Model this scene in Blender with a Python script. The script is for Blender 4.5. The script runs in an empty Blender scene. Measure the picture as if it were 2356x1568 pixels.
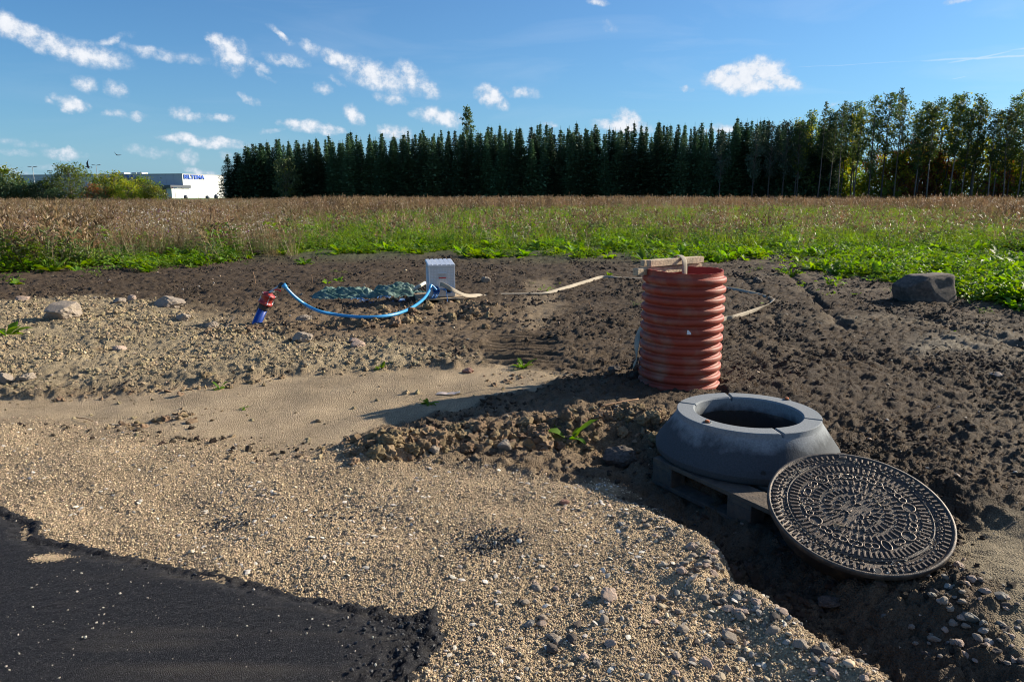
import bpy, bmesh, math, random
import numpy as np
from mathutils import Vector, Matrix, Euler

# ---------------------------------------------------------------- camera
SC = bpy.context.scene
COL = SC.collection
CAM_H = 1.47
PITCH = math.radians(11.48)
LENS = 25.36
cd = bpy.data.cameras.new('camera'); cam = bpy.data.objects.new('camera', cd); COL.objects.link(cam)
cam.location = (0, 0, CAM_H); cam.rotation_euler = (math.pi/2 - PITCH, 0, 0)
cd.lens = LENS; cd.sensor_width = 36; cd.clip_start = .05; cd.clip_end = 8000
SC.camera = cam
# ---------------------------------------------------------------- sun
SUN_AZ, SUN_EL = math.radians(65.5), math.radians(23.3)
SUNV = Vector((math.sin(SUN_AZ)*math.cos(SUN_EL), math.cos(SUN_AZ)*math.cos(SUN_EL), math.sin(SUN_EL)))
ld = bpy.data.lights.new('sun', 'SUN'); sun = bpy.data.objects.new('sun', ld); COL.objects.link(sun)
ld.energy = 5.0; ld.angle = math.radians(.53); ld.color = (1, .9, .74)
sun.rotation_euler = SUNV.to_track_quat('Z', 'Y').to_euler(); sun.location = (60, 30, 40)
# ---------------------------------------------------------------- view
SC.view_settings.view_transform = 'Standard'; SC.view_settings.look = 'None'
SC.view_settings.gamma = 1; SC.view_settings.use_curve_mapping = False
SC.view_settings.exposure = 0.95
SC.render.engine = 'CYCLES'
SC.cycles.max_bounces = 6; SC.cycles.diffuse_bounces = 2; SC.cycles.glossy_bounces = 2
SC.cycles.transmission_bounces = 3; SC.cycles.transparent_max_bounces = 4
SC.cycles.sample_clamp_indirect = 4; SC.cycles.filter_width = 1.05
# ---------------------------------------------------------------- world: sky with small fair-weather clouds
w = bpy.data.worlds.new('World'); SC.world = w; w.use_nodes = True
nt = w.node_tree; N = nt.nodes; L = nt.links; N.clear()
def wn(t, **k):
    n = N.new(t)
    for a, b in k.items(): setattr(n, a, b)
    return n
def wm(op, a, b=None, c=None, clamp=False):
    n = wn('ShaderNodeMath', operation=op, use_clamp=clamp)
    for i, v in enumerate((a, b, c)):
        if v is None: continue
        if isinstance(v, (int, float)): n.inputs[i].default_value = v
        else: L.new(v, n.inputs[i])
    return n.outputs[0]
sky = wn('ShaderNodeTexSky', sky_type='NISHITA'); sky.sun_disc = False
sky.sun_elevation = SUN_EL; sky.sun_rotation = SUN_AZ
sky.air_density = 1.0; sky.dust_density = .5; sky.ozone_density = 6; sky.altitude = 0
tc = wn('ShaderNodeTexCoord'); sp = wn('ShaderNodeSeparateXYZ'); L.new(tc.outputs['Generated'], sp.inputs[0])
az = wm('MULTIPLY', wm('ARCTAN2', sp.outputs[0], sp.outputs[1]), 57.29578)
el = wm('MULTIPLY', wm('ARCSINE', sp.outputs[2]), 57.29578)
cb = wn('ShaderNodeCombineXYZ'); L.new(az, cb.inputs[0]); L.new(el, cb.inputs[1])
def wnoise(scale, detail, vec, rough=.55, dist=0):
    n = wn('ShaderNodeTexNoise'); n.inputs['Scale'].default_value = scale; n.inputs['Detail'].default_value = detail
    n.inputs['Roughness'].default_value = rough; n.inputs['Distortion'].default_value = dist
    L.new(vec, n.inputs['Vector']); return n
wa = wnoise(.9, 3, cb.outputs[0])
sub = wn('ShaderNodeVectorMath', operation='SUBTRACT'); L.new(wa.outputs['Color'], sub.inputs[0]); sub.inputs[1].default_value = (.5, .5, .5)
scl = wn('ShaderNodeVectorMath', operation='MULTIPLY'); L.new(sub.outputs[0], scl.inputs[0]); scl.inputs[1].default_value = (1.5, .75, 0)
add = wn('ShaderNodeVectorMath', operation='ADD'); L.new(cb.outputs[0], add.inputs[0]); L.new(scl.outputs[0], add.inputs[1])
UV = add.outputs[0]
CL = [(-33.19,10.16,1.14,0.62,-25,1),(-31.44,9.48,1.9,0.57,-20,1),(-29.09,9.0,2.1,0.63,-12,0.9),(-27.44,9.93,1.07,0.24,25,0.6),(-25.22,9.31,1.61,0.35,-8,0.6),(-23.08,9.1,1.37,0.31,0,0.45),(-20.89,10.36,0.57,0.39,-40,0.9),(-20.16,9.48,1.09,0.9,-40,1),(-18.55,8.89,0.88,0.29,-20,0.5),(-18.01,8.25,1.04,0.23,-30,0.3),(-16.45,9.4,1.27,0.43,-5,0.75),(-16.79,11.03,0.88,0.23,-35,0.7),(-14.83,10.28,0.79,0.32,-30,0.5),(-12.47,9.51,1.61,0.41,-18,0.8),(-10.31,8.54,2.22,0.78,-20,1),(-7.6,8.45,1.35,0.79,-35,0.85),(-6.32,7.71,0.91,0.49,-30,0.8),(-9.09,7.02,1.12,0.37,-10,0.6),(-13.96,7.62,0.62,0.39,-20,0.6),(-13.0,8.16,0.68,0.24,-30,0.4),(-29.36,7.09,0.7,0.49,-10,0.7),(-27.54,6.86,0.65,0.47,-20,0.7),(-30.29,5.77,0.89,0.41,-22,0.9),(-31.55,5.88,0.38,0.19,-10,0.4),(-27.82,5.29,0.57,0.28,-5,0.6),(-26.53,5.19,0.66,0.28,0,0.75),(-23.8,5.48,0.61,0.46,-10,0.7),(-22.7,5.23,1.13,0.29,0,0.6),(-20.99,5.35,0.69,0.27,0,0.7),(-19.15,6.6,0.83,0.27,-22,0.5),(-23.8,3.85,1.39,0.27,0,0.8),(-21.84,3.61,2.01,0.33,-4,0.85),(-15.65,4.91,1.29,0.4,-5,1),(-14.11,4.7,0.94,0.31,-10,0.8),(-13.26,4.72,0.63,0.28,-20,0.8),(-17.8,4.58,0.73,0.18,0,0.5),(-11.85,5.76,0.76,0.5,-35,0.85),(-9.01,4.56,1.14,0.5,-5,0.85),(-5.55,5.7,1.58,0.54,-12,1),(-6.69,5.94,0.97,0.31,0,0.6),(-1.52,7.17,1.06,0.62,-25,1),(0.89,7.45,1.19,0.37,-5,0.6),(17.52,8.42,1.86,0.87,5,1.3),(16.36,7.89,1.82,0.64,-10,1.3),(15.4,8.66,0.85,0.35,20,1.1),(19.33,7.82,1.23,0.46,-12,1.3),(18.16,7.67,1.79,0.41,0,1.2),(8.31,5.05,1.95,0.44,-5,1),(8.79,5.51,0.97,0.53,-25,1.1),(9.62,4.81,0.71,0.31,-20,1),(3.05,5.19,0.59,0.19,-10,0.6),(15.78,4.72,1.05,0.34,-5,0.9),(14.39,4.69,0.78,0.22,0,0.5),(13.0,7.56,0.5,0.21,-10,0.6),(23.02,6.2,0.56,0.17,10,0.5),(-33.77,3.23,1.39,0.27,-3,0.35),(-33.84,2.64,1.15,0.22,-3,0.35),(-31.11,2.58,1.03,0.34,-12,0.75),(-32.37,3.23,0.59,0.22,0,0.3),(-23.62,2.56,0.62,0.54,-30,0.6),(-25.81,2.8,1.5,0.35,-10,0.4),(-34.09,1.42,1.38,0.27,-5,0.5),(-32.05,1.73,1.44,0.22,0,0.3),(-21.04,2.66,0.59,0.36,0,0.4),(6.41,13.61,0.83,0.25,-10,0.7),(29.96,11.97,0.82,0.18,0,0.6),(7.15,12.0,0.79,0.35,-30,0.2),(-7.63,1.47,0.66,0.26,0,0.7),(-22.57,1.49,1.15,0.24,-10,0.6)]
tot = None
for (a_, e_, ra, re, ro, s_) in CL:
    s_ = .4+.65*s_
    mp = wn('ShaderNodeMapping', vector_type='TEXTURE')
    mp.inputs['Location'].default_value = (a_, e_, 0); mp.inputs['Rotation'].default_value = (0, 0, math.radians(ro))
    mp.inputs['Scale'].default_value = (ra*1.75, re*1.8, 1); L.new(UV, mp.inputs[0])
    ln = wn('ShaderNodeVectorMath', operation='DOT_PRODUCT'); L.new(mp.outputs[0], ln.inputs[0]); L.new(mp.outputs[0], ln.inputs[1])
    b = wm('MULTIPLY', wm('SUBTRACT', 1.0, ln.outputs['Value'], clamp=True), s_)
    tot = b if tot is None else wm('MAXIMUM', tot, b)
# second smoother copy of the field gives thickness for the soft grey undersides
og = wnoise(.16, 2, UV, .45)      # the same kind of small clouds all round, outside the view too
ogm = wm('MULTIPLY', wm('MULTIPLY_ADD', og.outputs['Fac'], 5.0, -2.75, clamp=True), wm('MULTIPLY_ADD', wm('ABSOLUTE', az), .15, -5.6, clamp=True))
ogm = wm('MULTIPLY', ogm, wm('MULTIPLY', wm('MULTIPLY_ADD', el, -.04, 1.6, clamp=True), wm('MULTIPLY_ADD', el, .5, -.4, clamp=True)))
tot = wm('MAXIMUM', tot, ogm)
nz = wnoise(1.1, 7, cb.outputs[0], .62)
nz2 = wnoise(.35, 4, cb.outputs[0], .5)
# density: only where blobs are; noise eats the edges
dens = wm('MULTIPLY', wm('MULTIPLY_ADD', nz.outputs['Fac'], 2.6, -.55, clamp=False), tot)
dens = wm('ADD', dens, wm('MULTIPLY', wm('SUBTRACT', tot, .55), .5))
mr = wn('ShaderNodeMapRange', interpolation_type='SMOOTHSTEP'); L.new(dens, mr.inputs[0])
mr.inputs[1].default_value = .1; mr.inputs[2].default_value = 1.2
mask = mr.outputs[0]
# thin cirrus veil + contrails
cm = wn('ShaderNodeMapping'); cm.inputs['Scale'].default_value = (.06, .35, 1); cm.inputs['Rotation'].default_value = (0, 0, .25); L.new(cb.outputs[0], cm.inputs[0])
ci = wnoise(1.0, 6, cm.outputs[0], .55, .6)
cir = wn('ShaderNodeMapRange'); L.new(ci.outputs['Fac'], cir.inputs[0]); cir.inputs[1].default_value = .5; cir.inputs[2].default_value = .85; cir.inputs[3].default_value = .08; cir.inputs[4].default_value = .25
def trail(a0, e0, a1, e1, wd, s_):
    dx, dy = a1-a0, e1-e0; l = math.hypot(dx, dy)
    mp = wn('ShaderNodeMapping', vector_type='TEXTURE'); mp.inputs['Location'].default_value = ((a0+a1)/2, (e0+e1)/2, 0)
    mp.inputs['Rotation'].default_value = (0, 0, math.atan2(dy, dx)); L.new(wv.outputs[0], mp.inputs[0])
    s = wn('ShaderNodeSeparateXYZ'); L.new(mp.outputs[0], s.inputs[0])
    ax = wm('SUBTRACT', 1.0, wm('POWER', wm('DIVIDE', wm('ABSOLUTE', s.outputs[0]), l/2), 4), clamp=True)
    ay = wm('SUBTRACT', 1.0, wm('DIVIDE', wm('ABSOLUTE', s.outputs[1]), wd), clamp=True)
    return wm('MULTIPLY', wm('MULTIPLY', ax, ay), s_)
wv = wn('ShaderNodeVectorMath', operation='MULTIPLY_ADD'); L.new(sub.outputs[0], wv.inputs[0]); wv.inputs[1].default_value = (.1, .12, 0); L.new(cb.outputs[0], wv.inputs[2])
tr = trail(19.5, 8.72, 29, 8.6, .05, .28)
for t_ in ((27.5, 8.62, 40, 8.15, .12, .55), (29.5, 8.27, 33.5, 8.75, .1, .5), (32.5, 8.72, 40, 9.2, .12, .55), (30, 7.3, 31, 7.45, .06, .4)):
    tr = wm('MAXIMUM', tr, trail(*t_))
tr = wm('MULTIPLY', tr, wm('MULTIPLY_ADD', nz.outputs['Fac'], 1.0, .4))
# cloud colour: lit tops, greyer feet
offs = wn('ShaderNodeMapRange'); L.new(nz.outputs['Fac'], offs.inputs[0]); offs.inputs[1].default_value = .3; offs.inputs[2].default_value = .75
shade = wm('MULTIPLY_ADD', mask, .55, wm('MULTIPLY', offs.outputs[0], .45), clamp=True)
ccol = wn('ShaderNodeMix', data_type='RGBA'); L.new(shade, ccol.inputs[0])
ccol.inputs[6].default_value = (4.2, 5.2, 6.6, 1); ccol.inputs[7].default_value = (8.8, 8.9, 9.2, 1)
# clouds nearer the sun are brighter
m1 = wn('ShaderNodeMix', data_type='RGBA'); 
hs = wn('ShaderNodeHueSaturation'); hs.inputs['Saturation'].default_value = 1.12; hs.inputs['Value'].default_value = 1.0; L.new(sky.outputs[0], hs.inputs['Color'])
wbm = wn('ShaderNodeMix', data_type='RGBA', blend_type='MULTIPLY'); wbm.inputs[0].default_value = 1; wbm.inputs[7].default_value = (.66, 1.07, 1.2, 1); L.new(hs.outputs[0], wbm.inputs[6])
L.new(wm('MAXIMUM', wm('MULTIPLY', cir.outputs[0], wm('MULTIPLY_ADD', az, .012, .75)), tr), m1.inputs[0]); L.new(wbm.outputs[2], m1.inputs[6]); m1.inputs[7].default_value = (9, 9.3, 9.8, 1)
hz = wn('ShaderNodeMix', data_type='RGBA'); L.new(wm('MULTIPLY', wm('POWER', 2.718, wm('MULTIPLY', wm('ABSOLUTE', el), -.15)), .62), hz.inputs[0]); L.new(m1.outputs[2], hz.inputs[6]); hz.inputs[7].default_value = (3.1, 5.0, 6.9, 1)
m2 = wn('ShaderNodeMix', data_type='RGBA'); L.new(wm('MULTIPLY', mask, .96), m2.inputs[0]); L.new(hz.outputs[2], m2.inputs[6]); L.new(ccol.outputs[2], m2.inputs[7])
bg = wn('ShaderNodeBackground'); L.new(m2.outputs[2], bg.inputs[0]); bg.inputs[1].default_value = .058
wo = wn('ShaderNodeOutputWorld'); L.new(bg.outputs[0], wo.inputs[0])

# ---------------------------------------------------------------- helpers
F_ = 1659.4
FWD = np.array([0, math.cos(PITCH), -math.sin(PITCH)]); UPV = np.array([0, math.sin(PITCH), math.cos(PITCH)])
def ray(u, v): return np.array([1, 0, 0])*(u-1178)/F_ + UPV*(784-v)/F_ + FWD
def Q(u, v, y):                       # the point at depth y seen at (u, v) in the photograph (2356 px wide)
    r = ray(u, v); return Vector((r[0]/r[1]*y, y, CAM_H + r[2]/r[1]*y))
def P(u, v, z=None):                  # the point of the ground seen there
    r = ray(u, v); zz = 0.0 if z is None else z
    for _ in range(6 if z is None else 1):
        t = (zz-CAM_H)/r[2]; x, y = r[0]*t, r[1]*t
        if z is None: zz = float(hmac(np.array([x]), np.array([y]))[0])
    return (x, y, zz)
def tag(o, label=None, cat=None, group=None, kind=None):
    if label: o['label'] = label
    if cat: o['category'] = cat
    if group: o['group'] = group
    if kind: o['kind'] = kind
    return o
def empty(name, loc, rot=(0, 0, 0), **k):
    o = bpy.data.objects.new(name, None); COL.objects.link(o); o.location = loc; o.rotation_euler = rot
    o.empty_display_size = .1
    return tag(o, **k)
def mesh(name, V, Fc, mat=None, smooth=False, mats=None, mi=None):
    me = bpy.data.meshes.new(name)
    me.from_pydata([tuple(map(float, v)) for v in V], [], [tuple(map(int, f)) for f in Fc])
    if mats:
        for m in mats: me.materials.append(m)
        me.polygons.foreach_set('material_index', mi)
    elif mat: me.materials.append(mat)
    if smooth: me.polygons.foreach_set('use_smooth', [True]*len(me.polygons))
    me.update(); return me
def fastmesh(name, V, quads, mat, smooth=True):
    me = bpy.data.meshes.new(name); n = len(V); m = len(quads); k = quads.shape[1]
    me.vertices.add(n); me.vertices.foreach_set('co', np.asarray(V, np.float32).ravel())
    me.loops.add(m*k); me.loops.foreach_set('vertex_index', quads.astype(np.int32).ravel())
    me.polygons.add(m); me.polygons.foreach_set('loop_start', np.arange(0, m*k, k, dtype=np.int32))
    me.polygons.foreach_set('use_smooth', np.full(m, smooth)); me.materials.append(mat); me.update(); me.validate(); return me
def obj(name, me, parent=None, loc=(0, 0, 0), rot=(0, 0, 0), **k):
    o = bpy.data.objects.new(name, me); COL.objects.link(o); o.location = loc; o.rotation_euler = rot
    if parent: o.parent = parent
    return tag(o, **k)
def copy_tree(o, parent=None):
    c = o.copy(); COL.objects.link(c)
    if parent: c.parent = parent
    for ch in [x for x in o.children]:
        copy_tree(ch, c)
    return c
def cr(pts, n=8):                     # Catmull-Rom
    pts = [np.array(p, float) for p in pts]; pts = [2*pts[0]-pts[1]] + pts + [2*pts[-1]-pts[-2]]; out = []
    for i in range(1, len(pts)-2):
        a, b, c, d = pts[i-1:i+3]
        for k in range(n):
            t = k/n; out.append(.5*((2*b)+(-a+c)*t+(2*a-5*b+4*c-d)*t*t+(-a+3*b-3*c+d)*t**3))
    out.append(pts[-2]); return np.array(out)
def tube(pts, r, ns=8, cap=True, V=None, Fc=None, flat=None, wd=None):
    """sweep; r float or list; flat=(w,t) with wd = width directions makes a ribbon"""
    V = [] if V is None else V; Fc = [] if Fc is None else Fc; base = len(V); n = len(pts)
    pts = np.array(pts, float); up = np.array([.13, .21, 1.0])
    for i in range(n):
        T = pts[min(i+1, n-1)]-pts[max(i-1, 0)]; T /= np.linalg.norm(T)+1e-9
        if wd is not None: a = wd[i]-T*(wd[i]@T)
        else: a = np.cross(up, T)
        a /= np.linalg.norm(a)+1e-9; b = np.cross(T, a)
        if wd is None: up = b
        ri = r[i] if hasattr(r, '__len__') else r
        for k in range(ns):
            an = 2*math.pi*k/ns
            ra, rb = (ri, ri) if flat is None else (flat[0]/2, flat[1]/2)
            V.append(pts[i]+a*math.cos(an)*ra+b*math.sin(an)*rb)
    for i in range(n-1):
        for k in range(ns):
            k2 = (k+1) % ns; Fc.append((base+i*ns+k, base+i*ns+k2, base+(i+1)*ns+k2, base+(i+1)*ns+k))
    if cap: Fc.append(tuple(base+k for k in range(ns))[::-1]); Fc.append(tuple(base+(n-1)*ns+k for k in range(ns)))
    return V, Fc
def lathe(prof, n, V=None, Fc=None, closed=False):
    V = [] if V is None else V; Fc = [] if Fc is None else Fc; b = len(V); m = len(prof)
    for r, z in prof:
        for k in range(n): V.append((r*math.cos(2*math.pi*k/n), r*math.sin(2*math.pi*k/n), z))
    for i in range(m if closed else m-1):
        j = (i+1) % m
        for k in range(n): k2 = (k+1) % n; Fc.append((b+i*n+k, b+i*n+k2, b+j*n+k2, b+j*n+k))
    return V, Fc
def box_me(name, sx, sy, sz, mat, bev=.003, seg=1, off=(0, 0, 0), jit=0):
    bm = bmesh.new(); bmesh.ops.create_cube(bm, size=1)
    for v in bm.verts: v.co = Vector((v.co.x*sx+off[0], v.co.y*sy+off[1], v.co.z*sz+off[2]))
    if bev: bmesh.ops.bevel(bm, geom=bm.edges[:], offset=bev, segments=seg, affect='EDGES')
    me = bpy.data.meshes.new(name); bm.to_mesh(me); bm.free(); me.materials.append(mat); return me
# numpy gradient noise
_rng = np.random.RandomState(11); _ang = _rng.rand(65536)*2*np.pi; _gx, _gy = np.cos(_ang), np.sin(_ang)
def pn(x, y, s=0):
    ix = np.floor(x).astype(np.int64); iy = np.floor(y).astype(np.int64); fx = x-ix; fy = y-iy
    u = fx*fx*fx*(fx*(fx*6-15)+10); v = fy*fy*fy*(fy*(fy*6-15)+10)
    def gr(i, j, dx, dy):
        h = ((ix+i)*73856093 ^ (iy+j)*19349663 ^ (s*83492791+1013)) & 65535; h = (h*40503+s) & 65535
        return _gx[h]*dx+_gy[h]*dy
    a = gr(0, 0, fx, fy); b = gr(1, 0, fx-1, fy); c = gr(0, 1, fx, fy-1); d = gr(1, 1, fx-1, fy-1)
    return (a+(b-a)*u+(c-a)*v+(a-b-c+d)*u*v)*1.5
def fbm(x, y, o=4, s=0, lac=2.03, g=.5):
    t = 0; a = 1
    for i in range(o): t = t+a*pn(x, y, s+i); x = x*lac; y = y*lac; a *= g
    return t
def sst(a, b, x): t = np.clip((x-a)/(b-a), 0, 1); return t*t*(3-2*t)
def segd(x, y, pts):
    d = np.full(np.shape(x), 1e9)
    for (x0, y0), (x1, y1) in zip(pts[:-1], pts[1:]):
        dx, dy = x1-x0, y1-y0; t = np.clip(((x-x0)*dx+(y-y0)*dy)/(dx*dx+dy*dy+1e-12), 0, 1)
        d = np.minimum(d, np.hypot(x-x0-t*dx, y-y0-t*dy))
    return d
def sdp(x, y, poly):                  # signed distance, positive inside
    d = segd(x, y, list(poly)+[poly[0]]); ins = np.zeros(np.shape(x), bool)
    n = len(poly)
    for i in range(n):
        x0, y0 = poly[i]; x1, y1 = poly[(i+1) % n]
        c = ((y0 > y) != (y1 > y)) & (x < (x1-x0)*(y-y0)/(y1-y0+1e-12)+x0); ins ^= c
    return np.where(ins, d, -d)
def P0(u, v, z=0.0):
    r = ray(u, v); t = (z-CAM_H)/r[2]; return (float(r[0]*t), float(r[1]*t))
# ---------------------------------------------------------------- materials
def mat(name, col, rough=.7, var=.25, vs=8, bump=0, bs=60, metal=0, spec=.5, trans=0, inst=0, col2=None, c2s=3, c2t=(.45, .6), bdist=.01, coat=0, detail=4, wave=None):
    m = bpy.data.materials.new(name); m.use_nodes = True; t = m.node_tree; n = t.nodes; l = t.links
    b = n['Principled BSDF']; b.inputs['Roughness'].default_value = rough; b.inputs['Metallic'].default_value = metal
    b.inputs['Specular IOR Level'].default_value = spec
    if coat: b.inputs['Coat Weight'].default_value = coat; b.inputs['Coat Roughness'].default_value = .3
    c = tuple(col)+(1,); tcn = n.new('ShaderNodeTexCoord')
    def noi(s, d=detail):
        q = n.new('ShaderNodeTexNoise'); q.inputs['Scale'].default_value = s; q.inputs['Detail'].default_value = d; l.new(tcn.outputs['Object'], q.inputs['Vector']); return q
    out = None
    mx = n.new('ShaderNodeMix'); mx.data_type = 'RGBA'; mx.inputs[6].default_value = c; mx.inputs[7].default_value = (tuple(col2) if col2 else c[:3])+(1,)
    if col2:
        q = noi(c2s); mr_ = n.new('ShaderNodeMapRange'); l.new(q.outputs['Fac'], mr_.inputs[0]); mr_.inputs[1].default_value = c2t[0]; mr_.inputs[2].default_value = c2t[1]; l.new(mr_.outputs[0], mx.inputs[0])
    else: mx.inputs[0].default_value = 0
    out = mx.outputs[2]
    hs_ = n.new('ShaderNodeHueSaturation'); l.new(out, hs_.inputs['Color'])
    q = noi(vs); ma = n.new('ShaderNodeMapRange'); l.new(q.outputs['Fac'], ma.inputs[0]); ma.inputs[1].default_value = .25; ma.inputs[2].default_value = .75
    ma.inputs[3].default_value = 1-var; ma.inputs[4].default_value = 1+var
    val = ma.outputs[0]
    if inst:
        oi = n.new('ShaderNodeObjectInfo'); mi_ = n.new('ShaderNodeMapRange'); l.new(oi.outputs['Random'], mi_.inputs[0]); mi_.inputs[3].default_value = 1-inst; mi_.inputs[4].default_value = 1+inst
        mu = n.new('ShaderNodeMath'); mu.operation = 'MULTIPLY'; l.new(val, mu.inputs[0]); l.new(mi_.outputs[0], mu.inputs[1]); val = mu.outputs[0]
        # small hue drift
        mh = n.new('ShaderNodeMapRange'); fr = n.new('ShaderNodeMath'); fr.operation = 'FRACT'; m7 = n.new('ShaderNodeMath'); m7.operation = 'MULTIPLY'; m7.inputs[1].default_value = 7.3
        l.new(oi.outputs['Random'], m7.inputs[0]); l.new(m7.outputs[0], fr.inputs[0]); l.new(fr.outputs[0], mh.inputs[0]); mh.inputs[3].default_value = .485; mh.inputs[4].default_value = .515; l.new(mh.outputs[0], hs_.inputs['Hue'])
    l.new(val, hs_.inputs['Value']); l.new(hs_.outputs[0], b.inputs['Base Color'])
    if bump:
        q = noi(bs, 5); bp = n.new('ShaderNodeBump'); bp.inputs['Strength'].default_value = bump; bp.inputs['Distance'].default_value = bdist; l.new(q.outputs['Fac'], bp.inputs['Height']); l.new(bp.outputs[0], b.inputs['Normal'])
    if trans:
        tr_ = n.new('ShaderNodeBsdfTranslucent'); ms = n.new('ShaderNodeMixShader'); ms.inputs[0].default_value = trans
        h2 = n.new('ShaderNodeHueSaturation'); h2.inputs['Value'].default_value = 1.3; h2.inputs['Saturation'].default_value = 1.1; h2.inputs['Hue'].default_value = .49; l.new(hs_.outputs[0], h2.inputs['Color']); l.new(h2.outputs[0], tr_.inputs[0])
        l.new(b.outputs[0], ms.inputs[1]); l.new(tr_.outputs[0], ms.inputs[2]); l.new(ms.outputs[0], n['Material Output'].inputs[0])
    return m
def scatter(name, pts, rots, scl, idx, protos, **k):
    """one object that carries many small alike pieces as instances (things nobody could count)"""
    c = bpy.data.collections.new(name+'_pieces')
    for i, me in enumerate(protos):
        o = bpy.data.objects.new('%s_piece_%02d' % (name, i), me); c.objects.link(o)
    me = bpy.data.meshes.new(name); n = len(pts); me.vertices.add(n); me.vertices.foreach_set('co', np.asarray(pts, np.float32).ravel())
    a = me.attributes.new('rot', 'FLOAT_VECTOR', 'POINT'); a.data.foreach_set('vector', np.asarray(rots, np.float32).ravel())
    s = np.asarray(scl, np.float32); s = np.repeat(s[:, None], 3, 1) if s.ndim == 1 else s
    a = me.attributes.new('scl', 'FLOAT_VECTOR', 'POINT'); a.data.foreach_set('vector', s.ravel())
    a = me.attributes.new('idx', 'INT', 'POINT'); a.data.foreach_set('value', np.asarray(idx, np.int32))
    o = obj(name, me, kind='stuff', **k)
    g = bpy.data.node_groups.new(name, 'GeometryNodeTree')
    g.interface.new_socket('Geometry', in_out='INPUT', socket_type='NodeSocketGeometry'); g.interface.new_socket('Geometry', in_out='OUTPUT', socket_type='NodeSocketGeometry')
    gi = g.nodes.new('NodeGroupInput'); go = g.nodes.new('NodeGroupOutput'); ci_ = g.nodes.new('GeometryNodeCollectionInfo'); ci_.inputs[0].default_value = c
    ci_.inputs['Separate Children'].default_value = True; ci_.inputs['Reset Children'].default_value = True
    ip = g.nodes.new('GeometryNodeInstanceOnPoints'); ip.inputs['Pick Instance'].default_value = True
    def at(nm, ty):
        q = g.nodes.new('GeometryNodeInputNamedAttribute'); q.data_type = ty; q.inputs[0].default_value = nm; return q.outputs[0]
    er = g.nodes.new('FunctionNodeEulerToRotation')
    g.links.new(gi.outputs[0], ip.inputs['Points']); g.links.new(ci_.outputs[0], ip.inputs['Instance']); g.links.new(at('idx', 'INT'), ip.inputs['Instance Index'])
    g.links.new(at('rot', 'FLOAT_VECTOR'), er.inputs[0]); g.links.new(er.outputs[0], ip.inputs['Rotation']); g.links.new(at('scl', 'FLOAT_VECTOR'), ip.inputs['Scale'])
    g.links.new(ip.outputs[0], go.inputs[0])
    m = o.modifiers.new('pieces', 'NODES'); m.node_group = g
    return o
def rock(seed, sub, mat_, flat=.75, lump=.25, fine=.1, elong=1.2, ang=0):
    bm = bmesh.new(); bmesh.ops.create_icosphere(bm, subdivisions=sub, radius=.5); r = random.Random(seed)
    from mathutils import noise as mn
    off = Vector((r.uniform(-50, 50), r.uniform(-50, 50), r.uniform(-50, 50)))
    planes = [(Vector((r.gauss(0, 1), r.gauss(0, 1), r.gauss(0, 1))).normalized(), r.uniform(.3, .42)) for _ in range(ang)]
    for v in bm.verts:
        d = v.co.normalized(); k = 1+lump*mn.noise(d*1.3+off)+fine*mn.noise(d*3.7+off)+fine*.5*mn.noise(d*8+off)
        c = v.co*k
        for pn_, dd in planes:
            q = c.dot(pn_)
            if q > dd: c -= pn_*(q-dd)*.85
        v.co = Vector((c.x*elong, c.y, c.z*flat))
    me = bpy.data.meshes.new('rock'); bm.to_mesh(me); bm.free(); me.materials.append(mat_)
    me.polygons.foreach_set('use_smooth', [sub > 1 and not ang]*len(me.polygons)); return me
# ---------------------------------------------------------------- the ground: areas (metres, x right, y away)
PAL_A = np.array([.761, 3.691]); PAL_D = np.array([.513, -.859]); PAL_N = np.array([.859, .513])
def pp(l, z=0.0): return [P0(u, v, z) for u, v in l]
ASPH = [(-9, 3.9), (-3.4, 3.42)] + pp([(0,1155),(60,1172),(95,1190),(92,1215),(140,1228),(250,1250),(450,1290),(700,1345),(860,1375),(930,1392),(985,1378),(1005,1400),(1012,1440),(985,1490),(950,1520),(905,1568)], .09) + [(-.42, 1.7), (-.5, 1.3), (-.62, .8), (-.9, -2), (-9, -2)]
SANDT = [(-9, 5.2)] + pp([(-100,925),(0,915),(200,915),(400,897),(600,872),(850,856),(1050,845),(1150,836),(1240,850),(1300,862),(1290,888),(1130,925),(980,962),(860,985),(760,1045),(640,1070),(500,1050),(300,1030),(100,1000),(-100,1000)]) + [(-9, 4.3)]
GRAV = [(-9, 4.6)] + pp([(-100,955),(100,960),(300,985),(500,1000),(640,1030),(760,1028),(900,1052),(1150,1075),(1380,1083),(1440,1112),(1560,1195),(1640,1235),(1760,1345),(1850,1435),(1960,1500),(2060,1590)], .05) + [(1.05, 1.5), (1.0, .9), (.9, -2), (-9, -2)]
LCLOD = [(-14, 10.6)] + pp([(-300,690),(0,700),(150,690),(330,695),(470,725),(560,755),(700,790),(900,800),(1090,830),(1000,846),(850,858),(400,900),(0,916)]) + [(-9, 5.3)]
RSAND = pp([(2215,1180),(2420,1160),(2900,1300),(2900,1700),(2420,1700),(2330,1500),(2270,1370),(2190,1320)])
PATH = pp([(1215,650),(1270,640),(1300,700),(1270,755),(1190,768),(1200,700)])
PATH2 = pp([(2050,780),(2250,770),(2300,800),(2120,815)]) 
MOUND = pp([(862,1060),(950,1040),(1100,1020),(1280,1000),(1430,985),(1520,1000)])
HEAP2 = pp([(810,752),(860,752),(940,735),(1010,718),(1080,712),(1130,722)])
HEAP3 = pp([(560,772),(600,765),(660,765),(700,755)])
TRENCH = pp([(1420,1075),(1500,1150),(1620,1240),(1800,1370),(1960,1470),(2130,1600)], -.1)
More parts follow.
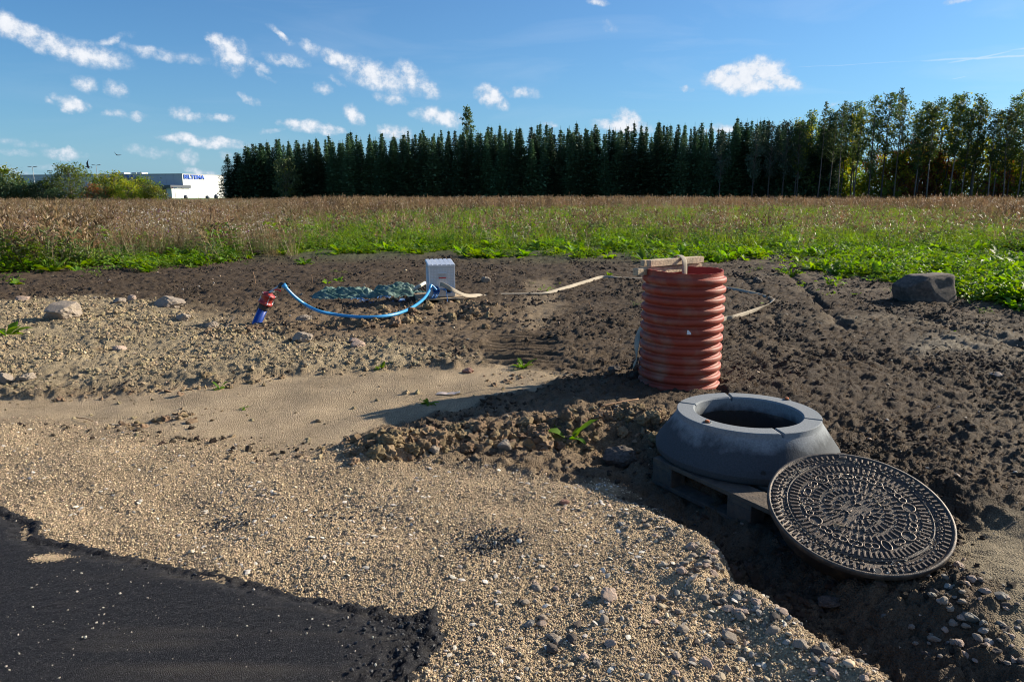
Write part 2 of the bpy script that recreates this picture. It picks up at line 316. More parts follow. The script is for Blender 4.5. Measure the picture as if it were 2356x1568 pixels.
GRV1 = pp([(1810,630),(1850,665),(1900,715),(1950,765)]); GRV2 = pp([(2130,735),(2200,760),(2300,790),(2420,830)]); GRV3 = pp([(1700,640),(1760,690),(1800,760)])
def near(x, y, pts, wd):
    d = segd(x, y, pts); return np.exp(-(d/wd)**2)
def pald(x, y):                        # distance outside the pallet rectangle
    rx, ry = x-PAL_A[0], y-PAL_A[1]; s = rx*PAL_D[0]+ry*PAL_D[1]; t = rx*PAL_N[0]+ry*PAL_N[1]
    return np.hypot(np.maximum(np.maximum(-s, s-1.2), 0), np.maximum(np.maximum(-t, t-.8), 0))
def hmac(x, y):
    wx = x+.06*pn(x*3, y*3, 41)+.025*pn(x*9, y*9, 43); wy = y+.06*pn(x*3, y*3, 42)+.025*pn(x*9, y*9, 44)
    z = .018*fbm(x*.8, y*.8, 3, 3)*sst(1, 5, y)
    bw_ = sst(.2, .7, x)*.09; wx = wx+bw_*pn(x*1.9, y*1.9, 47)+bw_*.6*pn(x*5, y*5, 49); wy = wy+bw_*pn(x*1.9, y*1.9, 48)
    sd_ = sdp(wx, wy, GRAV); le = sst(.3, -.3, x); g = sst(-.06-.35*le, .16+.4*le, sd_); z = z*(1-g)+.05*g
    rim = np.exp(-((sdp(wx, wy, GRAV)-.12)/.13)**2)*sst(.2, .9, x)*(y < 3.9); z = z+.045*rim
    z = z+.035*sst(0, .3, sdp(wx, wy, LCLOD))
    z = z+.045*near(wx, wy, MOUND, .15)+.085*near(wx, wy, HEAP2, .2)+.03*near(wx, wy, HEAP3, .25)
    t = near(wx, wy, TRENCH, .26); z = z-.13*t*(1-.55*g)
    pd = pald(x, y); k = 1-sst(.02, .32, pd); z = z*(1-k)+np.minimum(z, -.068)*k
    z = z-.06*near(wx, wy, GRV1, .07)-.05*near(wx, wy, GRV2, .08)-.03*near(wx, wy, GRV3, .06)
    z = z+.075*np.exp(-((x-1.45)/.22)**2-((y-2.52)/.13)**2)
    # clods thrown up beyond the right side of the pit
    z = z+.05*np.exp(-((x-1.95)/.3)**2-((y-2.3)/.25)**2)
    far = sst(14, 60, y); z = z+far*.12*pn(x*.03, y*.03, 77)
    return z
def masks(x, y):
    wx = x+.08*pn(x*3, y*3, 41)+.04*pn(x*9, y*9, 43)+.02*pn(x*24, y*24, 45); wy = y+.08*pn(x*3, y*3, 42)+.04*pn(x*9, y*9, 44)+.02*pn(x*24, y*24, 46)
    bw_ = sst(.2, .7, x)*.09; gx = wx+bw_*pn(x*1.9, y*1.9, 47)+bw_*.6*pn(x*5, y*5, 49); gy = wy+bw_*pn(x*1.9, y*1.9, 48); le = sst(.3, -.3, x)*.22
    g = sst(-.03-le, .05+le, sdp(gx, gy, GRAV)); s = sst(-.05, .08, sdp(wx, wy, SANDT))
    s = np.maximum(s, .42*sst(-.12, .16, sdp(wx, wy, PATH))); rs = sst(-.1, .12, sdp(wx, wy, RSAND))
    l = sst(-.35, .35, sdp(wx, wy, LCLOD)+.25*fbm(x*1.2, y*1.2, 2, 9))
    return g, s*(1-g), l*(1-g)*(1-s), rs, wx, wy
def bill(x, y, s): return np.abs(pn(x, y, s))
def hfull(x, y):
    z = hmac(x, y); g, s, l, rs, wx, wy = masks(x, y)
    fade = 1-sst(12, 30, y); rough = np.clip(1-g-s-.85*rs, 0, 1)*(1-.35*l)
    patch = .8+.2*sst(-.3, .35, pn(x*.7, y*.7, 91)+.4*pn(x*2, y*2, 92))
    dx = .05*pn(x*7, y*7, 61); dy = .05*pn(x*7, y*7, 62); X = x+dx; Y = y+dy
    cl = .04*bill(X*3.2, Y*3.2, 21)+.034*bill(X*7.5, Y*7.5, 22)+.032*bill(X*15, Y*15, 23)+.024*bill(X*29, Y*29, 24)+.009*bill(X*60, Y*60, 18)+.005*pn(X*90, Y*90, 19)
    z = z+rough*fade*patch*cl*1.05+rough*.02*fade*pn(x*2.1, y*2.1, 25)
    z = z+fade*near(wx, wy, MOUND, .19)*(.05*bill(X*8, Y*8, 26)+.03*bill(X*19, Y*19, 27))
    z = z+fade*l*(.02*bill(X*13, Y*13, 28)+.013*bill(X*30, Y*30, 29))
    z = z+s*(.012*pn(x*3, y*3, 31)+.005*bill(x*11, y*11, 131)+.003*pn(x*40, y*40, 32))+g*(.022*pn(x*1.6, y*1.6, 133)+.014*pn(x*4, y*4, 33)+.008*bill(x*22, y*22, 34)+.006*pn(x*60, y*60, 35))
    z = z+g*sst(.1, .8, x)*(.012*bill(x*11, y*11, 36)+.016*pn(x*5, y*5, 37))
    # caterpillar track print
    tm = sst(-.46, -.3, x-.02*y)*(1-sst(.34, .5, x))*sst(5.95, 6.15, y)*(1-sst(7.4, 7.65, y))*(1-s)
    ph = (y+.03*pn(x*2.5, y*2.5, 51)+.05*(x))*2*np.pi/.135
    z = z-tm*rough*fade*patch*cl*.75+tm*.042*np.sin(ph)*(.7+.5*pn(x*4, y*9, 52))
    z = z+fade*rs*(.012*bill(x*9, y*9, 53)+.01*pn(x*3, y*3, 54))
    return z
# --- colour of the soils
def soilcol(x, y):
    g, s, l, rs, wx, wy = masks(x, y); n = len(x)
    def c(r, gg, b): return np.array([r, gg, b])[None]
    C = np.repeat(c(.066, .045, .0275), n, 0)
    br = np.clip(near(wx, wy, MOUND, .5)+near(wx, wy, HEAP2, .8)*.7+.9*sst(1.5, -1.5, x-(7-y)*.25)*sst(10.5, 8, y), 0, 1)[:, None]*.8
    C = C*(1-br)+c(.19, .135, .083)*br
    pt = (.7*sst(.0, .45, pn(x*.5, y*.9, 71)+.5*pn(x*1.7, y*3, 72))*sst(0, 3, x-1.5))[:, None]; C = C*(1-pt)+c(.13, .1, .067)*pt
    def mixc(C, m, col): m = m[:, None]; return C*(1-m)+col*m
    C = mixc(C, l*.95, c(.285, .225, .14)); C = mixc(C, rs*.9, c(.2, .16, .1)); C = mixc(C, s, c(.33, .248, .155)); C = mixc(C, g, c(.31, .23, .14))
    pb = sst(-.15, .4, sdp(wx, wy, pp([(2030,790),(2250,770),(2356,780),(2356,800),(2100,830)])) + .3*pn(x*2, y*2, 73)); C = mixc(C, pb*.75, c(.2, .17, .125))
    gm = sst(14.5, 19, y+1.5*pn(x*.3, y*.3, 74)); C = mixc(C, gm*.75, c(.07, .085, .03)); C = mixc(C, sst(46, 60, y), c(.16, .125, .06))
    C = C*(1+.26*fbm(x*2.2, y*2.2, 4, 75)[:, None]+.15*pn(x*25, y*25, 78)[:, None])
    return np.clip(C, .01, .8)
def ground_mat(name, fine, bumpd, sc):
    m = bpy.data.materials.new(name); m.use_nodes = True; t = m.node_tree; n = t.nodes; l = t.links; b = n['Principled BSDF']
    b.inputs['Roughness'].default_value = .92; b.inputs['Specular IOR Level'].default_value = .25
    a = n.new('ShaderNodeAttribute'); a.attribute_name = 'soil'; tcn = n.new('ShaderNodeTexCoord')
    q1 = n.new('ShaderNodeTexNoise'); q1.inputs['Scale'].default_value = sc; q1.inputs['Detail'].default_value = 3; l.new(tcn.outputs['Object'], q1.inputs[0])
    q2 = n.new('ShaderNodeTexVoronoi'); q2.inputs['Scale'].default_value = sc*1.3; l.new(tcn.outputs['Object'], q2.inputs[0])
    mr_ = n.new('ShaderNodeMapRange'); l.new(q1.outputs['Fac'], mr_.inputs[0]); mr_.inputs[1].default_value = .3; mr_.inputs[2].default_value = .7; mr_.inputs[3].default_value = 1-fine; mr_.inputs[4].default_value = 1+fine
    h = n.new('ShaderNodeHueSaturation'); l.new(a.outputs['Color'], h.inputs['Color']); l.new(mr_.outputs[0], h.inputs['Value']); l.new(h.outputs[0], b.inputs['Base Color'])
    ad = n.new('ShaderNodeMath'); ad.operation = 'SUBTRACT'; l.new(q1.outputs['Fac'], ad.inputs[0]); l.new(q2.outputs['Distance'], ad.inputs[1])
    bp = n.new('ShaderNodeBump'); bp.inputs['Strength'].default_value = .8; bp.inputs['Distance'].default_value = bumpd; l.new(ad.outputs[0], bp.inputs['Height']); l.new(bp.outputs[0], b.inputs['Normal'])
    return m
def setcol(me, C):
    a = me.color_attributes.new('soil', 'FLOAT_COLOR', 'POINT'); a.data.foreach_set('color', np.concatenate([C, np.ones((len(C), 1))], 1).astype(np.float32).ravel())
NC = 1060
ys = np.concatenate([np.exp(np.linspace(math.log(1.5), math.log(17), 690))-.6, np.exp(np.linspace(math.log(17), math.log(900), 150))[1:]-.6])
ts = np.linspace(-1.2, 1.2, NC)
Y, T = np.meshgrid(ys, ts, indexing='ij'); X = T*(Y+1.5)
x, y = X.ravel(), Y.ravel()
z = hfull(x, y)
qi = np.arange(len(ys)*NC).reshape(len(ys), NC)
quads = np.stack([qi[:-1, :-1], qi[:-1, 1:], qi[1:, 1:], qi[1:, :-1]], -1).reshape(-1, 4)
M_ground = ground_mat('soil_and_sand', .3, .012, 110)
me = fastmesh('ground', np.stack([x, y, z], 1), quads, M_ground); setcol(me, soilcol(x, y))
tag(obj('ground', me), 'building site ground of dark turned soil, pale sand track and gravel', kind='structure')
# the wide land all around, a little lower so that the detailed ground covers it
gx = np.array([-3000, -400, -60, -6, 6, 60, 400, 3000.]); gy = np.array([-2500, -60, -10, .2, 3, 300, 880, 4000.])
XX, YY = np.meshgrid(gx, gy); qi = np.arange(64).reshape(8, 8); quads = np.stack([qi[:-1, :-1], qi[:-1, 1:], qi[1:, 1:], qi[1:, :-1]], -1).reshape(-1, 4)
M_land = mat('stubble_land', (.1, .1, .045), .95, .3, .05, 0, col2=(.15, .115, .06), c2s=.02)
me = fastmesh('terrain', np.stack([XX.ravel(), YY.ravel(), np.where(YY.ravel() > 3000, -.5, -.45)], 1), quads, M_land)
tag(obj('terrain', me), 'flat farmland reaching the horizon', kind='structure')

# --- asphalt: 5 cm thick mat of fresh asphalt with a crumbling edge
def aspd(x, y):
    wx = x+.014*pn(x*6, y*6, 81)+.012*pn(x*17, y*17, 82)+.014*pn(x*45, y*45, 83); wy = y+.014*pn(x*6, y*6, 84)+.012*pn(x*17, y*17, 85)+.014*pn(x*45, y*45, 86)
    return sdp(wx, wy, ASPH)
ax_ = np.arange(-5.2, .05, .0115); ay_ = np.arange(.7, 3.75, .0115)
XX, YY = np.meshgrid(ax_, ay_); x, y = XX.ravel(), YY.ravel(); d = aspd(x, y)
corner = sst(-.75, -.3, x)*sst(0, .3, 2.55-y+0*x)
loose = sst(.16, .02, d)*.7+corner*sst(.26, .08, d)
zt = .088+.004*pn(x*1.3, y*1.3, 87)+.0022*pn(x*42, y*42, 88)+.0018*pn(x*85, y*85, 188)
zt = zt*sst(-.02, .03, d)*.55+zt*.45*sst(.0, .14+.1*corner, d)+loose*(.02*bill(x*20, y*20, 89)+.018*bill(x*44, y*44, 90)-.01)
zb = hfull(x, y)
z = np.where(d > -.012, zt+np.maximum(zb*(1-sst(0, .06, d)), 0)*.6, zb-.03)
qi = np.arange(len(x)).reshape(XX.shape); quads = np.stack([qi[:-1, :-1], qi[:-1, 1:], qi[1:, 1:], qi[1:, :-1]], -1).reshape(-1, 4)
keep = (d > -.03)[quads].all(1)
used = np.unique(quads[keep]); mp_ = np.full(len(x), -1); mp_[used] = np.arange(len(used))
M_asph = bpy.data.materials.new('asphalt'); M_asph.use_nodes = True; t_ = M_asph.node_tree; b_ = t_.nodes['Principled BSDF']
b_.inputs['Specular IOR Level'].default_value = .18
tcn = t_.nodes.new('ShaderNodeTexCoord')
def an(ty, sc, **k):
    q = t_.nodes.new(ty); q.inputs['Scale'].default_value = sc
    for a, v in k.items(): q.inputs[a].default_value = v
    return q
q0 = an('ShaderNodeTexNoise', 1.3, Detail=4); q1 = an('ShaderNodeTexNoise', 160, Detail=3); q2 = an('ShaderNodeTexVoronoi', 330)
mpn = t_.nodes.new('ShaderNodeMapping'); mpn.inputs['Rotation'].default_value = (0, 0, .55); mpn.inputs['Scale'].default_value = (.8, 9, 1); t_.links.new(tcn.outputs['Object'], mpn.inputs[0])
q3 = an('ShaderNodeTexNoise', 1.0, Detail=4); t_.links.new(mpn.outputs[0], q3.inputs[0])
for q in (q0, q1, q2): t_.links.new(tcn.outputs['Object'], q.inputs[0])
def mrn(src, a, b, c, d_):
    m_ = t_.nodes.new('ShaderNodeMapRange'); t_.links.new(src, m_.inputs[0])
    for i, v in enumerate((a, b, c, d_)): m_.inputs[i+1].default_value = v
    return m_.outputs[0]
dust = t_.nodes.new('ShaderNodeMath'); dust.operation = 'MULTIPLY'; t_.links.new(mrn(q0.outputs['Fac'], .45, .72, 0, 1), dust.inputs[0]); t_.links.new(mrn(q3.outputs['Fac'], .48, .7, 0, 1), dust.inputs[1])
mxa = t_.nodes.new('ShaderNodeMix'); mxa.data_type = 'RGBA'; t_.links.new(mrn(q1.outputs['Fac'], .3, .7, 0, 1), mxa.inputs[0]); mxa.inputs[6].default_value = (.006, .006, .0075, 1); mxa.inputs[7].default_value = (.022, .022, .026, 1)
mxb = t_.nodes.new('ShaderNodeMix'); mxb.data_type = 'RGBA'; d3 = t_.nodes.new('ShaderNodeMath'); d3.operation = 'MULTIPLY'; d3.inputs[1].default_value = .32; t_.links.new(dust.outputs[0], d3.inputs[0]); t_.links.new(d3.outputs[0], mxb.inputs[0]); t_.links.new(mxa.outputs[2], mxb.inputs[6]); mxb.inputs[7].default_value = (.17, .14, .1, 1)
sv = t_.nodes.new('ShaderNodeSeparateColor'); t_.links.new(q2.outputs['Color'], sv.inputs[0]); mxs = t_.nodes.new('ShaderNodeMix'); mxs.data_type = 'RGBA'; t_.links.new(mrn(sv.outputs[0], .8, .95, 0, .75), mxs.inputs[0]); t_.links.new(mxb.outputs[2], mxs.inputs[6]); mxs.inputs[7].default_value = (.075, .072, .07, 1)
t_.links.new(mxs.outputs[2], b_.inputs['Base Color']); b_.inputs['Roughness'].default_value = .85
bp = t_.nodes.new('ShaderNodeBump'); bp.inputs['Strength'].default_value = .7; bp.inputs['Distance'].default_value = .005; t_.links.new(q2.outputs['Distance'], bp.inputs['Height']); bp.invert = True; t_.links.new(bp.outputs[0], b_.inputs['Normal'])
me = fastmesh('asphalt', np.stack([x, y, z], 1)[used], mp_[quads[keep]], M_asph)
tag(obj('asphalt', me), 'fresh black asphalt mat with ragged crumbling edge', kind='structure')
def hasph(x, y):
    d = aspd(x, y); return .088*sst(-.02, .03, d)*.55+.088*.45*sst(0, .14, d)

# ---------------------------------------------------------------- loose soil, grit and gravel (nobody could count it)
R = np.random.RandomState(3)
def fan(n, y0, y1, tmax=1.0, p=.6):
    u = R.rand(n); a, b = y0+p, y1+p; yy = np.exp(math.log(a)+u*(math.log(b)-math.log(a)))-p
    return (R.rand(n)*2-1)*tmax*(yy+1.2), yy
def rndrot(n, tilt=.5): return np.stack([R.randn(n)*tilt, R.randn(n)*tilt, R.rand(n)*6.283], 1)
M_grain = mat('gravel_grain', (.48, .36, .225), .85, .1, 3, inst=.6, spec=.3)
M_pebble = mat('pebble_stone', (.42, .31, .2), .8, .2, 30, inst=.5, col2=(.3, .25, .19), c2s=1.0)
M_pebg = mat('grey_pebble', (.2, .18, .15), .8, .2, 30, inst=.5)
M_lclod = mat('dry_clod', (.335, .26, .16), .95, .15, 20, .6, 60, inst=.2, spec=.1)
M_dclod = mat('dark_clod', (.07, .05, .034), .93, .2, 20, .6, 60, inst=.35, spec=.25)
M_mclod = mat('brown_clod', (.24, .17, .103), .95, .2, 20, .6, 60, inst=.25, spec=.1)
M_crumb = mat('asphalt_crumb', (.02, .02, .022), .6, .2, 30, inst=.3)
M_chipw = mat('stone_flake', (.45, .4, .33), .7, .1, 30, inst=.55)
M_speck = mat('pale_chip', (.55, .47, .36), .8, .1, 30, inst=.3)
grain = [rock(100+i, 1, M_grain, .7, .3, .2, 1.2) for i in range(4)]
peb = [rock(120+i, 2, M_pebble, .5+.08*i, .4, .25, 1.05+.15*i, ang=5 if i != 2 else 0) for i in range(4)]+[rock(130+i, 2, M_pebg, .6, .25, .12, 1.25, ang=5) for i in range(2)]
def clodp(m, s):
    r_ = [rock(s+i, 2, m, .75, .6, .75, 1.15, ang=3) for i in range(6)]
    for a in r_: a.polygons.foreach_set('use_smooth', [False]*len(a.polygons))
    return r_
# fine gravel
x, y = fan(330000, 1.25, 6.2, .95); g, s, l, rs, wx, wy = masks(x, y); da = sdp(x, y, ASPH)
k = (R.rand(len(x)) < g*.95) & ((da < .01) | (R.rand(len(x)) < .0))
x, y = x[k], y[k]; n = len(x); sz = (.0035+.0055*R.rand(n)**2)*(.75+.14*y)
scatter('fine_gravel', np.stack([x, y, hfull(x, y)+sz*.12], 1), rndrot(n), sz, R.randint(0, 4, n), grain, label='fine tan gravel covering the near ground')
# pebbles among the gravel, more and bigger towards the bank
x, y = fan(26000, 1.25, 6.5, .95); g, s, l, rs, wx, wy = masks(x, y); da = sdp(x, y, ASPH); bank = np.clip(near(x, y, pp([(1480,1180),(1640,1300),(1800,1440),(2000,1580)]), .42)+.5*near(x, y, pp([(1200,1568),(1500,1480),(1700,1568)]), .35), 0, 1)
k = (R.rand(len(x)) < g*(.1+.36*bank)) & (da < -.01)
x, y, bank = x[k], y[k], bank[k]; n = len(x); sz = (.007+.012*R.rand(n)**2.5+.02*bank*R.rand(n)**3)*(.8+.08*y)
scatter('gravel_pebbles', np.stack([x, y, hfull(x, y)+sz*.15], 1), rndrot(n, .4), sz, R.randint(0, 6, n), peb, label='small mixed pebbles strewn through the gravel')
# stones and grit right of the pit and in dark soil
x, y = fan(30000, 1.3, 14, 1.0); g, s, l, rs, wx, wy = masks(x, y)
k = (R.rand(len(x)) < (1-g)*(1-s)*.06*(1+.5*near(x, y, [(1.5, 1.7), (2.1, 2.6), (2.5, 3.2)], .5)))
x, y = x[k], y[k]; n = len(x); sz = (.008+.02*R.rand(n)**3)*(.85+.06*y)
scatter('soil_pebbles', np.stack([x, y, hfull(x, y)+sz*.15], 1), rndrot(n, .4), sz, R.randint(0, 6, n), peb, label='small stones scattered over the dark soil')
# clods
def clods(name, N, y0, y1, prob, mt, s0, s1, pw, seed, label, sink=.02):
    x, y = fan(N, y0, y1, 1.05); k = R.rand(N) < prob(x, y); x, y = x[k], y[k]; n = len(x)
    sz = (s0+s1*R.rand(n)**pw)*(.8+.055*y)*(.75+.5*sst(-.3, .5, pn(x*1.6, y*1.6, 98)))
    s3 = sz[:, None]*(.8+.4*R.rand(n, 3))
    scatter(name, np.stack([x, y, hfull(x, y)+sz*sink], 1), rndrot(n, .6), s3, R.randint(0, 6, n), clodp(mt, seed), label=label)
def pl(x, y): g, s, l, rs, wx, wy = masks(x, y); return (l*(1-s)*(.9*sst(-.2, .4, pn(x*1.3, y*1.3, 95)+.3)+.1)+s*.012+g*.006*(x < .3))*(1-.0*g)
clods('pale_clods', 170000, 3.6, 11, pl, M_lclod, .006, .034, 4, 200, 'crumbly pale soil clods spread between dark soil and sand track')
def pd_(x, y):
    g, s, l, rs, wx, wy = masks(x, y); m = 1-sst(.1, .6, near(x, y, MOUND, .3)); pt = sst(-.35, .4, pn(x*.9, y*.9, 96)+.4*pn(x*2.7, y*2.7, 97))
    return (1-g)*(1-s)*(1-l)*(1-.93*rs)*(.06+.94*pt*pt)*(.35+.65*m)*(1-.85*(np.abs(x)<.45)*(y>6)*(y<7.6))
clods('dark_clods', 260000, 1.4, 17, pd_, M_dclod, .005, .034, 4.5, 210, 'dark soil clods and crumbs covering the turned ground')
def pm(x, y):
    g, s, l, rs, wx, wy = masks(x, y); return np.clip(near(x, y, MOUND, .2)+.5*near(x, y, HEAP2, .3)+.4*near(x, y, HEAP3, .35)+.45*near(x, y, pp([(255,985),(330,975),(400,962),(480,945)]), .07)+.5*near(x, y, pp([(1150,880),(1200,868),(1250,872)]), .12)+.35*near(x, y, pp([(60,920),(240,912),(420,900),(620,880)]), .1), 0, 1)*(1-.6*g)
clods('brown_clods', 120000, 3.6, 10, pm, M_mclod, .006, .055, 3.6, 220, 'lumpy brown clods heaped along the edge of the sand track')
x, y = fan(16000, 1.25, 6, .95); g, s, l, rs, wx, wy = masks(x, y); k = (R.rand(len(x)) < g*(.25+.5*sst(-.2, .4, pn(x*1.5, y*1.5, 303)))) & (sdp(x, y, ASPH) < -.01)
x, y = x[k], y[k]; n = len(x); sz = .007+.016*R.rand(n)**2.5; s3 = sz[:, None]*np.array([[1.2, 1, .4]])
scatter('flat_chips', np.stack([x, y, hfull(x, y)+sz*.12], 1), rndrot(n, .25), s3, R.randint(0, 4, n), [rock(260+i, 1, M_chipw, .7, .4, .3, 1.3) for i in range(4)], label='flat pale and grey stone flakes on the gravel')
# asphalt crumbs and pale specks
cx_, cy_ = [], []
for (u, v, n_, sp_) in ((1130, 1250, 420, .05), (1095, 1275, 200, .035), (520, 1205, 120, .04), (800, 1180, 60, .05), (1560, 1150, 80, .05)):
    a, b = P0(u, v, .05); cx_.append(a+R.randn(n_)*sp_*1.5); cy_.append(b+R.randn(n_)*sp_)
x, y = np.concatenate(cx_), np.concatenate(cy_); n = len(x); sz = .004+.01*R.rand(n)**2
scatter('dark_crumbs', np.stack([x, y, hfull(x, y)+sz*.3], 1), rndrot(n), sz, R.randint(0, 4, n), [rock(245+i, 1, M_crumb, .8, .4, .3) for i in range(4)], label='patches of dark asphalt crumbs lying on the gravel')
x, y = fan(60000, 1.2, 3.7, 1.1); d = aspd(x, y); k = R.rand(len(x)) < np.exp(-((d-.02)/.035)**2)*.75+.5*np.exp(-(np.hypot(x+.38, y-2.08)/.17)**2)*(d > -.05)
x, y, d = x[k], y[k], d[k]; n = len(x); sz = .004+.011*R.rand(n)**2
scatter('asphalt_crumbs', np.stack([x, y, np.maximum(hasph(x, y), hmac(x, y)*(d < .03))+sz*.2], 1), rndrot(n), sz, R.randint(0, 4, n), [rock(240+i, 1, M_crumb, .8, .4, .3) for i in range(4)], label='loose black asphalt crumbs along the ragged edge')
x, y = fan(20000, 1.2, 3.6, 1.1); d = aspd(x, y); k = (d > .06) & (R.rand(len(x)) < .35+.65*sst(-.1, .4, pn(x*1.5, y*1.5, 99)))
x, y = x[k], y[k]; n = len(x); sz = .0013+.0085*R.rand(n)**8
scatter('pale_chips', np.stack([x, y, np.full(n, .0885)+sz*.2], 1), rndrot(n), sz, R.randint(0, 4, n), [rock(250+i, 1, M_speck, .7, .3, .2) for i in range(4)], label='pale grit specks lying on the black asphalt')
x0, y0 = P0(112, 1283, .09); n = 900; x = x0+R.randn(n)*.03; y = y0+R.randn(n)*.013
scatter('sand_spill', np.stack([x, y, .0885+R.rand(n)*.004], 1), rndrot(n), .003+.003*R.rand(n), R.randint(0, 4, n), grain, label='little spill of tan sand on the asphalt')
# ================================================================ built things
def at(u, v, dz=0): x, y, z = P(u, v); return Vector((x, y, z+dz))
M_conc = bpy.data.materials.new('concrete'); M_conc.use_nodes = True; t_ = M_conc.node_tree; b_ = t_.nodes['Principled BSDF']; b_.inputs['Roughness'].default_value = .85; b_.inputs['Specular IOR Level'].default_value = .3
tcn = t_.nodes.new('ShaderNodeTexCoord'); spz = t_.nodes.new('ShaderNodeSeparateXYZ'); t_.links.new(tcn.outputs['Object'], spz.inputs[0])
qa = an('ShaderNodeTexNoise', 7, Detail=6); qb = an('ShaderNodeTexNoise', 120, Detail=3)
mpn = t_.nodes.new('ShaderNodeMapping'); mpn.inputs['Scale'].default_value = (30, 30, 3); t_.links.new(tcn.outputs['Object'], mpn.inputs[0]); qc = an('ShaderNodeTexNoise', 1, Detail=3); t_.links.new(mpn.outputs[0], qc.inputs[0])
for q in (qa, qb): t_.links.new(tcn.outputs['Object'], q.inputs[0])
# damp concrete below a ragged tide line; both tones darkened to carry shade
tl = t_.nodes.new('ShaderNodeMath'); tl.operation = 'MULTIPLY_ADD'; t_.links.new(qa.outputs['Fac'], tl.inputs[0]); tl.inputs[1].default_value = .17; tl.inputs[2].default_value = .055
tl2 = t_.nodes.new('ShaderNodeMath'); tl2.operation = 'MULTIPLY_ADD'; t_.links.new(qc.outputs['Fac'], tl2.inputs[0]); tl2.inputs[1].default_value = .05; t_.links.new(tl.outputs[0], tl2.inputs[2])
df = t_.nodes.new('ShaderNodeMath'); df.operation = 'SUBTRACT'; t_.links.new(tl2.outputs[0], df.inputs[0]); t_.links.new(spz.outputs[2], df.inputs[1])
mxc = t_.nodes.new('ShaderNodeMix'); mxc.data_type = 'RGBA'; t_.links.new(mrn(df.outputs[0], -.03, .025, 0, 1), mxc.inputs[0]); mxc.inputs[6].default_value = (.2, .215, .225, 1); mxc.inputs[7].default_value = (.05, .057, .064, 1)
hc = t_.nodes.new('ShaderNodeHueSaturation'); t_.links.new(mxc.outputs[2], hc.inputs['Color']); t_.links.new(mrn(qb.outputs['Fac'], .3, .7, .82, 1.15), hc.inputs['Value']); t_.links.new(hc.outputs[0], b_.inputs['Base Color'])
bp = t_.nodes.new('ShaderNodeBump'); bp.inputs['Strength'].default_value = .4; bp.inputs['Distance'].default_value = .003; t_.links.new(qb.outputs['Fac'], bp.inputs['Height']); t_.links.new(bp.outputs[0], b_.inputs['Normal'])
M_pipe = mat('orange_plastic', (.29, .05, .028), .6, .1, 5, .1, 80, spec=.3, col2=(.3, .13, .085), c2s=7, c2t=(.48, .72))
M_pin = mat('orange_plastic_inside', (.38, .05, .03), .6, .1, 5)
M_wood = mat('raw_timber', (.5, .38, .24), .8, .2, 14, .4, 90, col2=(.36, .27, .18), c2s=40)
M_greyw = mat('weathered_timber', (.095, .07, .05), .9, .25, 14, .5, 70, col2=(.065, .05, .04), c2s=22)
M_palw = mat('pallet_timber', (.34, .25, .15), .85, .2, 14, .5, 70, col2=(.28, .2, .12), c2s=30)
M_iron = mat('cast_iron', (.062, .052, .045), .62, .3, 16, .6, 220, metal=.35, spec=.5, col2=(.15, .11, .078), c2s=30, c2t=(.45, .7), bdist=.003)
M_ironr = mat('worn_iron', (.17, .125, .09), .5, .3, 20, .5, 200, metal=.4, spec=.5, bdist=.002)
M_rust = mat('rust', (.35, .1, .035), .9, .3, 60)
M_hose = mat('canvas_hose', (.31, .26, .19), .85, .15, 9, .5, 260, col2=(.36, .3, .22), c2s=5, bdist=.003)
M_alu = mat('aluminium', (.82, .82, .82), .35, .06, 9, metal=.45)
M_blue = mat('blue_plastic_hose', (.04, .27, .56), .35, .08, 9, spec=.5)
M_bluep = mat('blue_pressure_pipe', (.008, .045, .28), .35, .1, 9, spec=.5)
M_stripe = mat('pale_blue_stripe', (.15, .3, .55), .4, .1, 9)
M_red = mat('red_cast_fitting', (.3, .025, .02), .4, .2, 20, .3, 60)
M_redb = mat('red_handle', (.5, .02, .02), .4, .1, 20)
M_black = mat('black_rubber', (.015, .015, .015), .5, .2, 20)
M_steel = mat('galvanised_steel', (.5, .5, .5), .4, .2, 40, metal=.8)
M_tarp = mat('green_tarpaulin', (.05, .105, .085), .45, .2, 7, .35, 30, spec=.5, col2=(.13, .19, .155), c2s=6)
M_rope = mat('blue_rope', (.03, .14, .36), .7, .3, 60)
M_ropew = mat('pale_rope', (.4, .5, .55), .7, .3, 60)
M_stone = mat('field_stone', (.28, .225, .165), .85, .2, 9, .5, 40, col2=(.25, .2, .16), c2s=7)
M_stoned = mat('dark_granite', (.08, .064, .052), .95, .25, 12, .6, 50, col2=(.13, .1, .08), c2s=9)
M_stonep = mat('pink_granite', (.38, .26, .19), .8, .2, 12, .4, 50, col2=(.3, .24, .19), c2s=9)
M_brick = mat('brick_red', (.27, .14, .1), .9, .2, 20, .4, 60)
M_white = mat('white_print', (.75, .75, .75), .6, .05, 9)

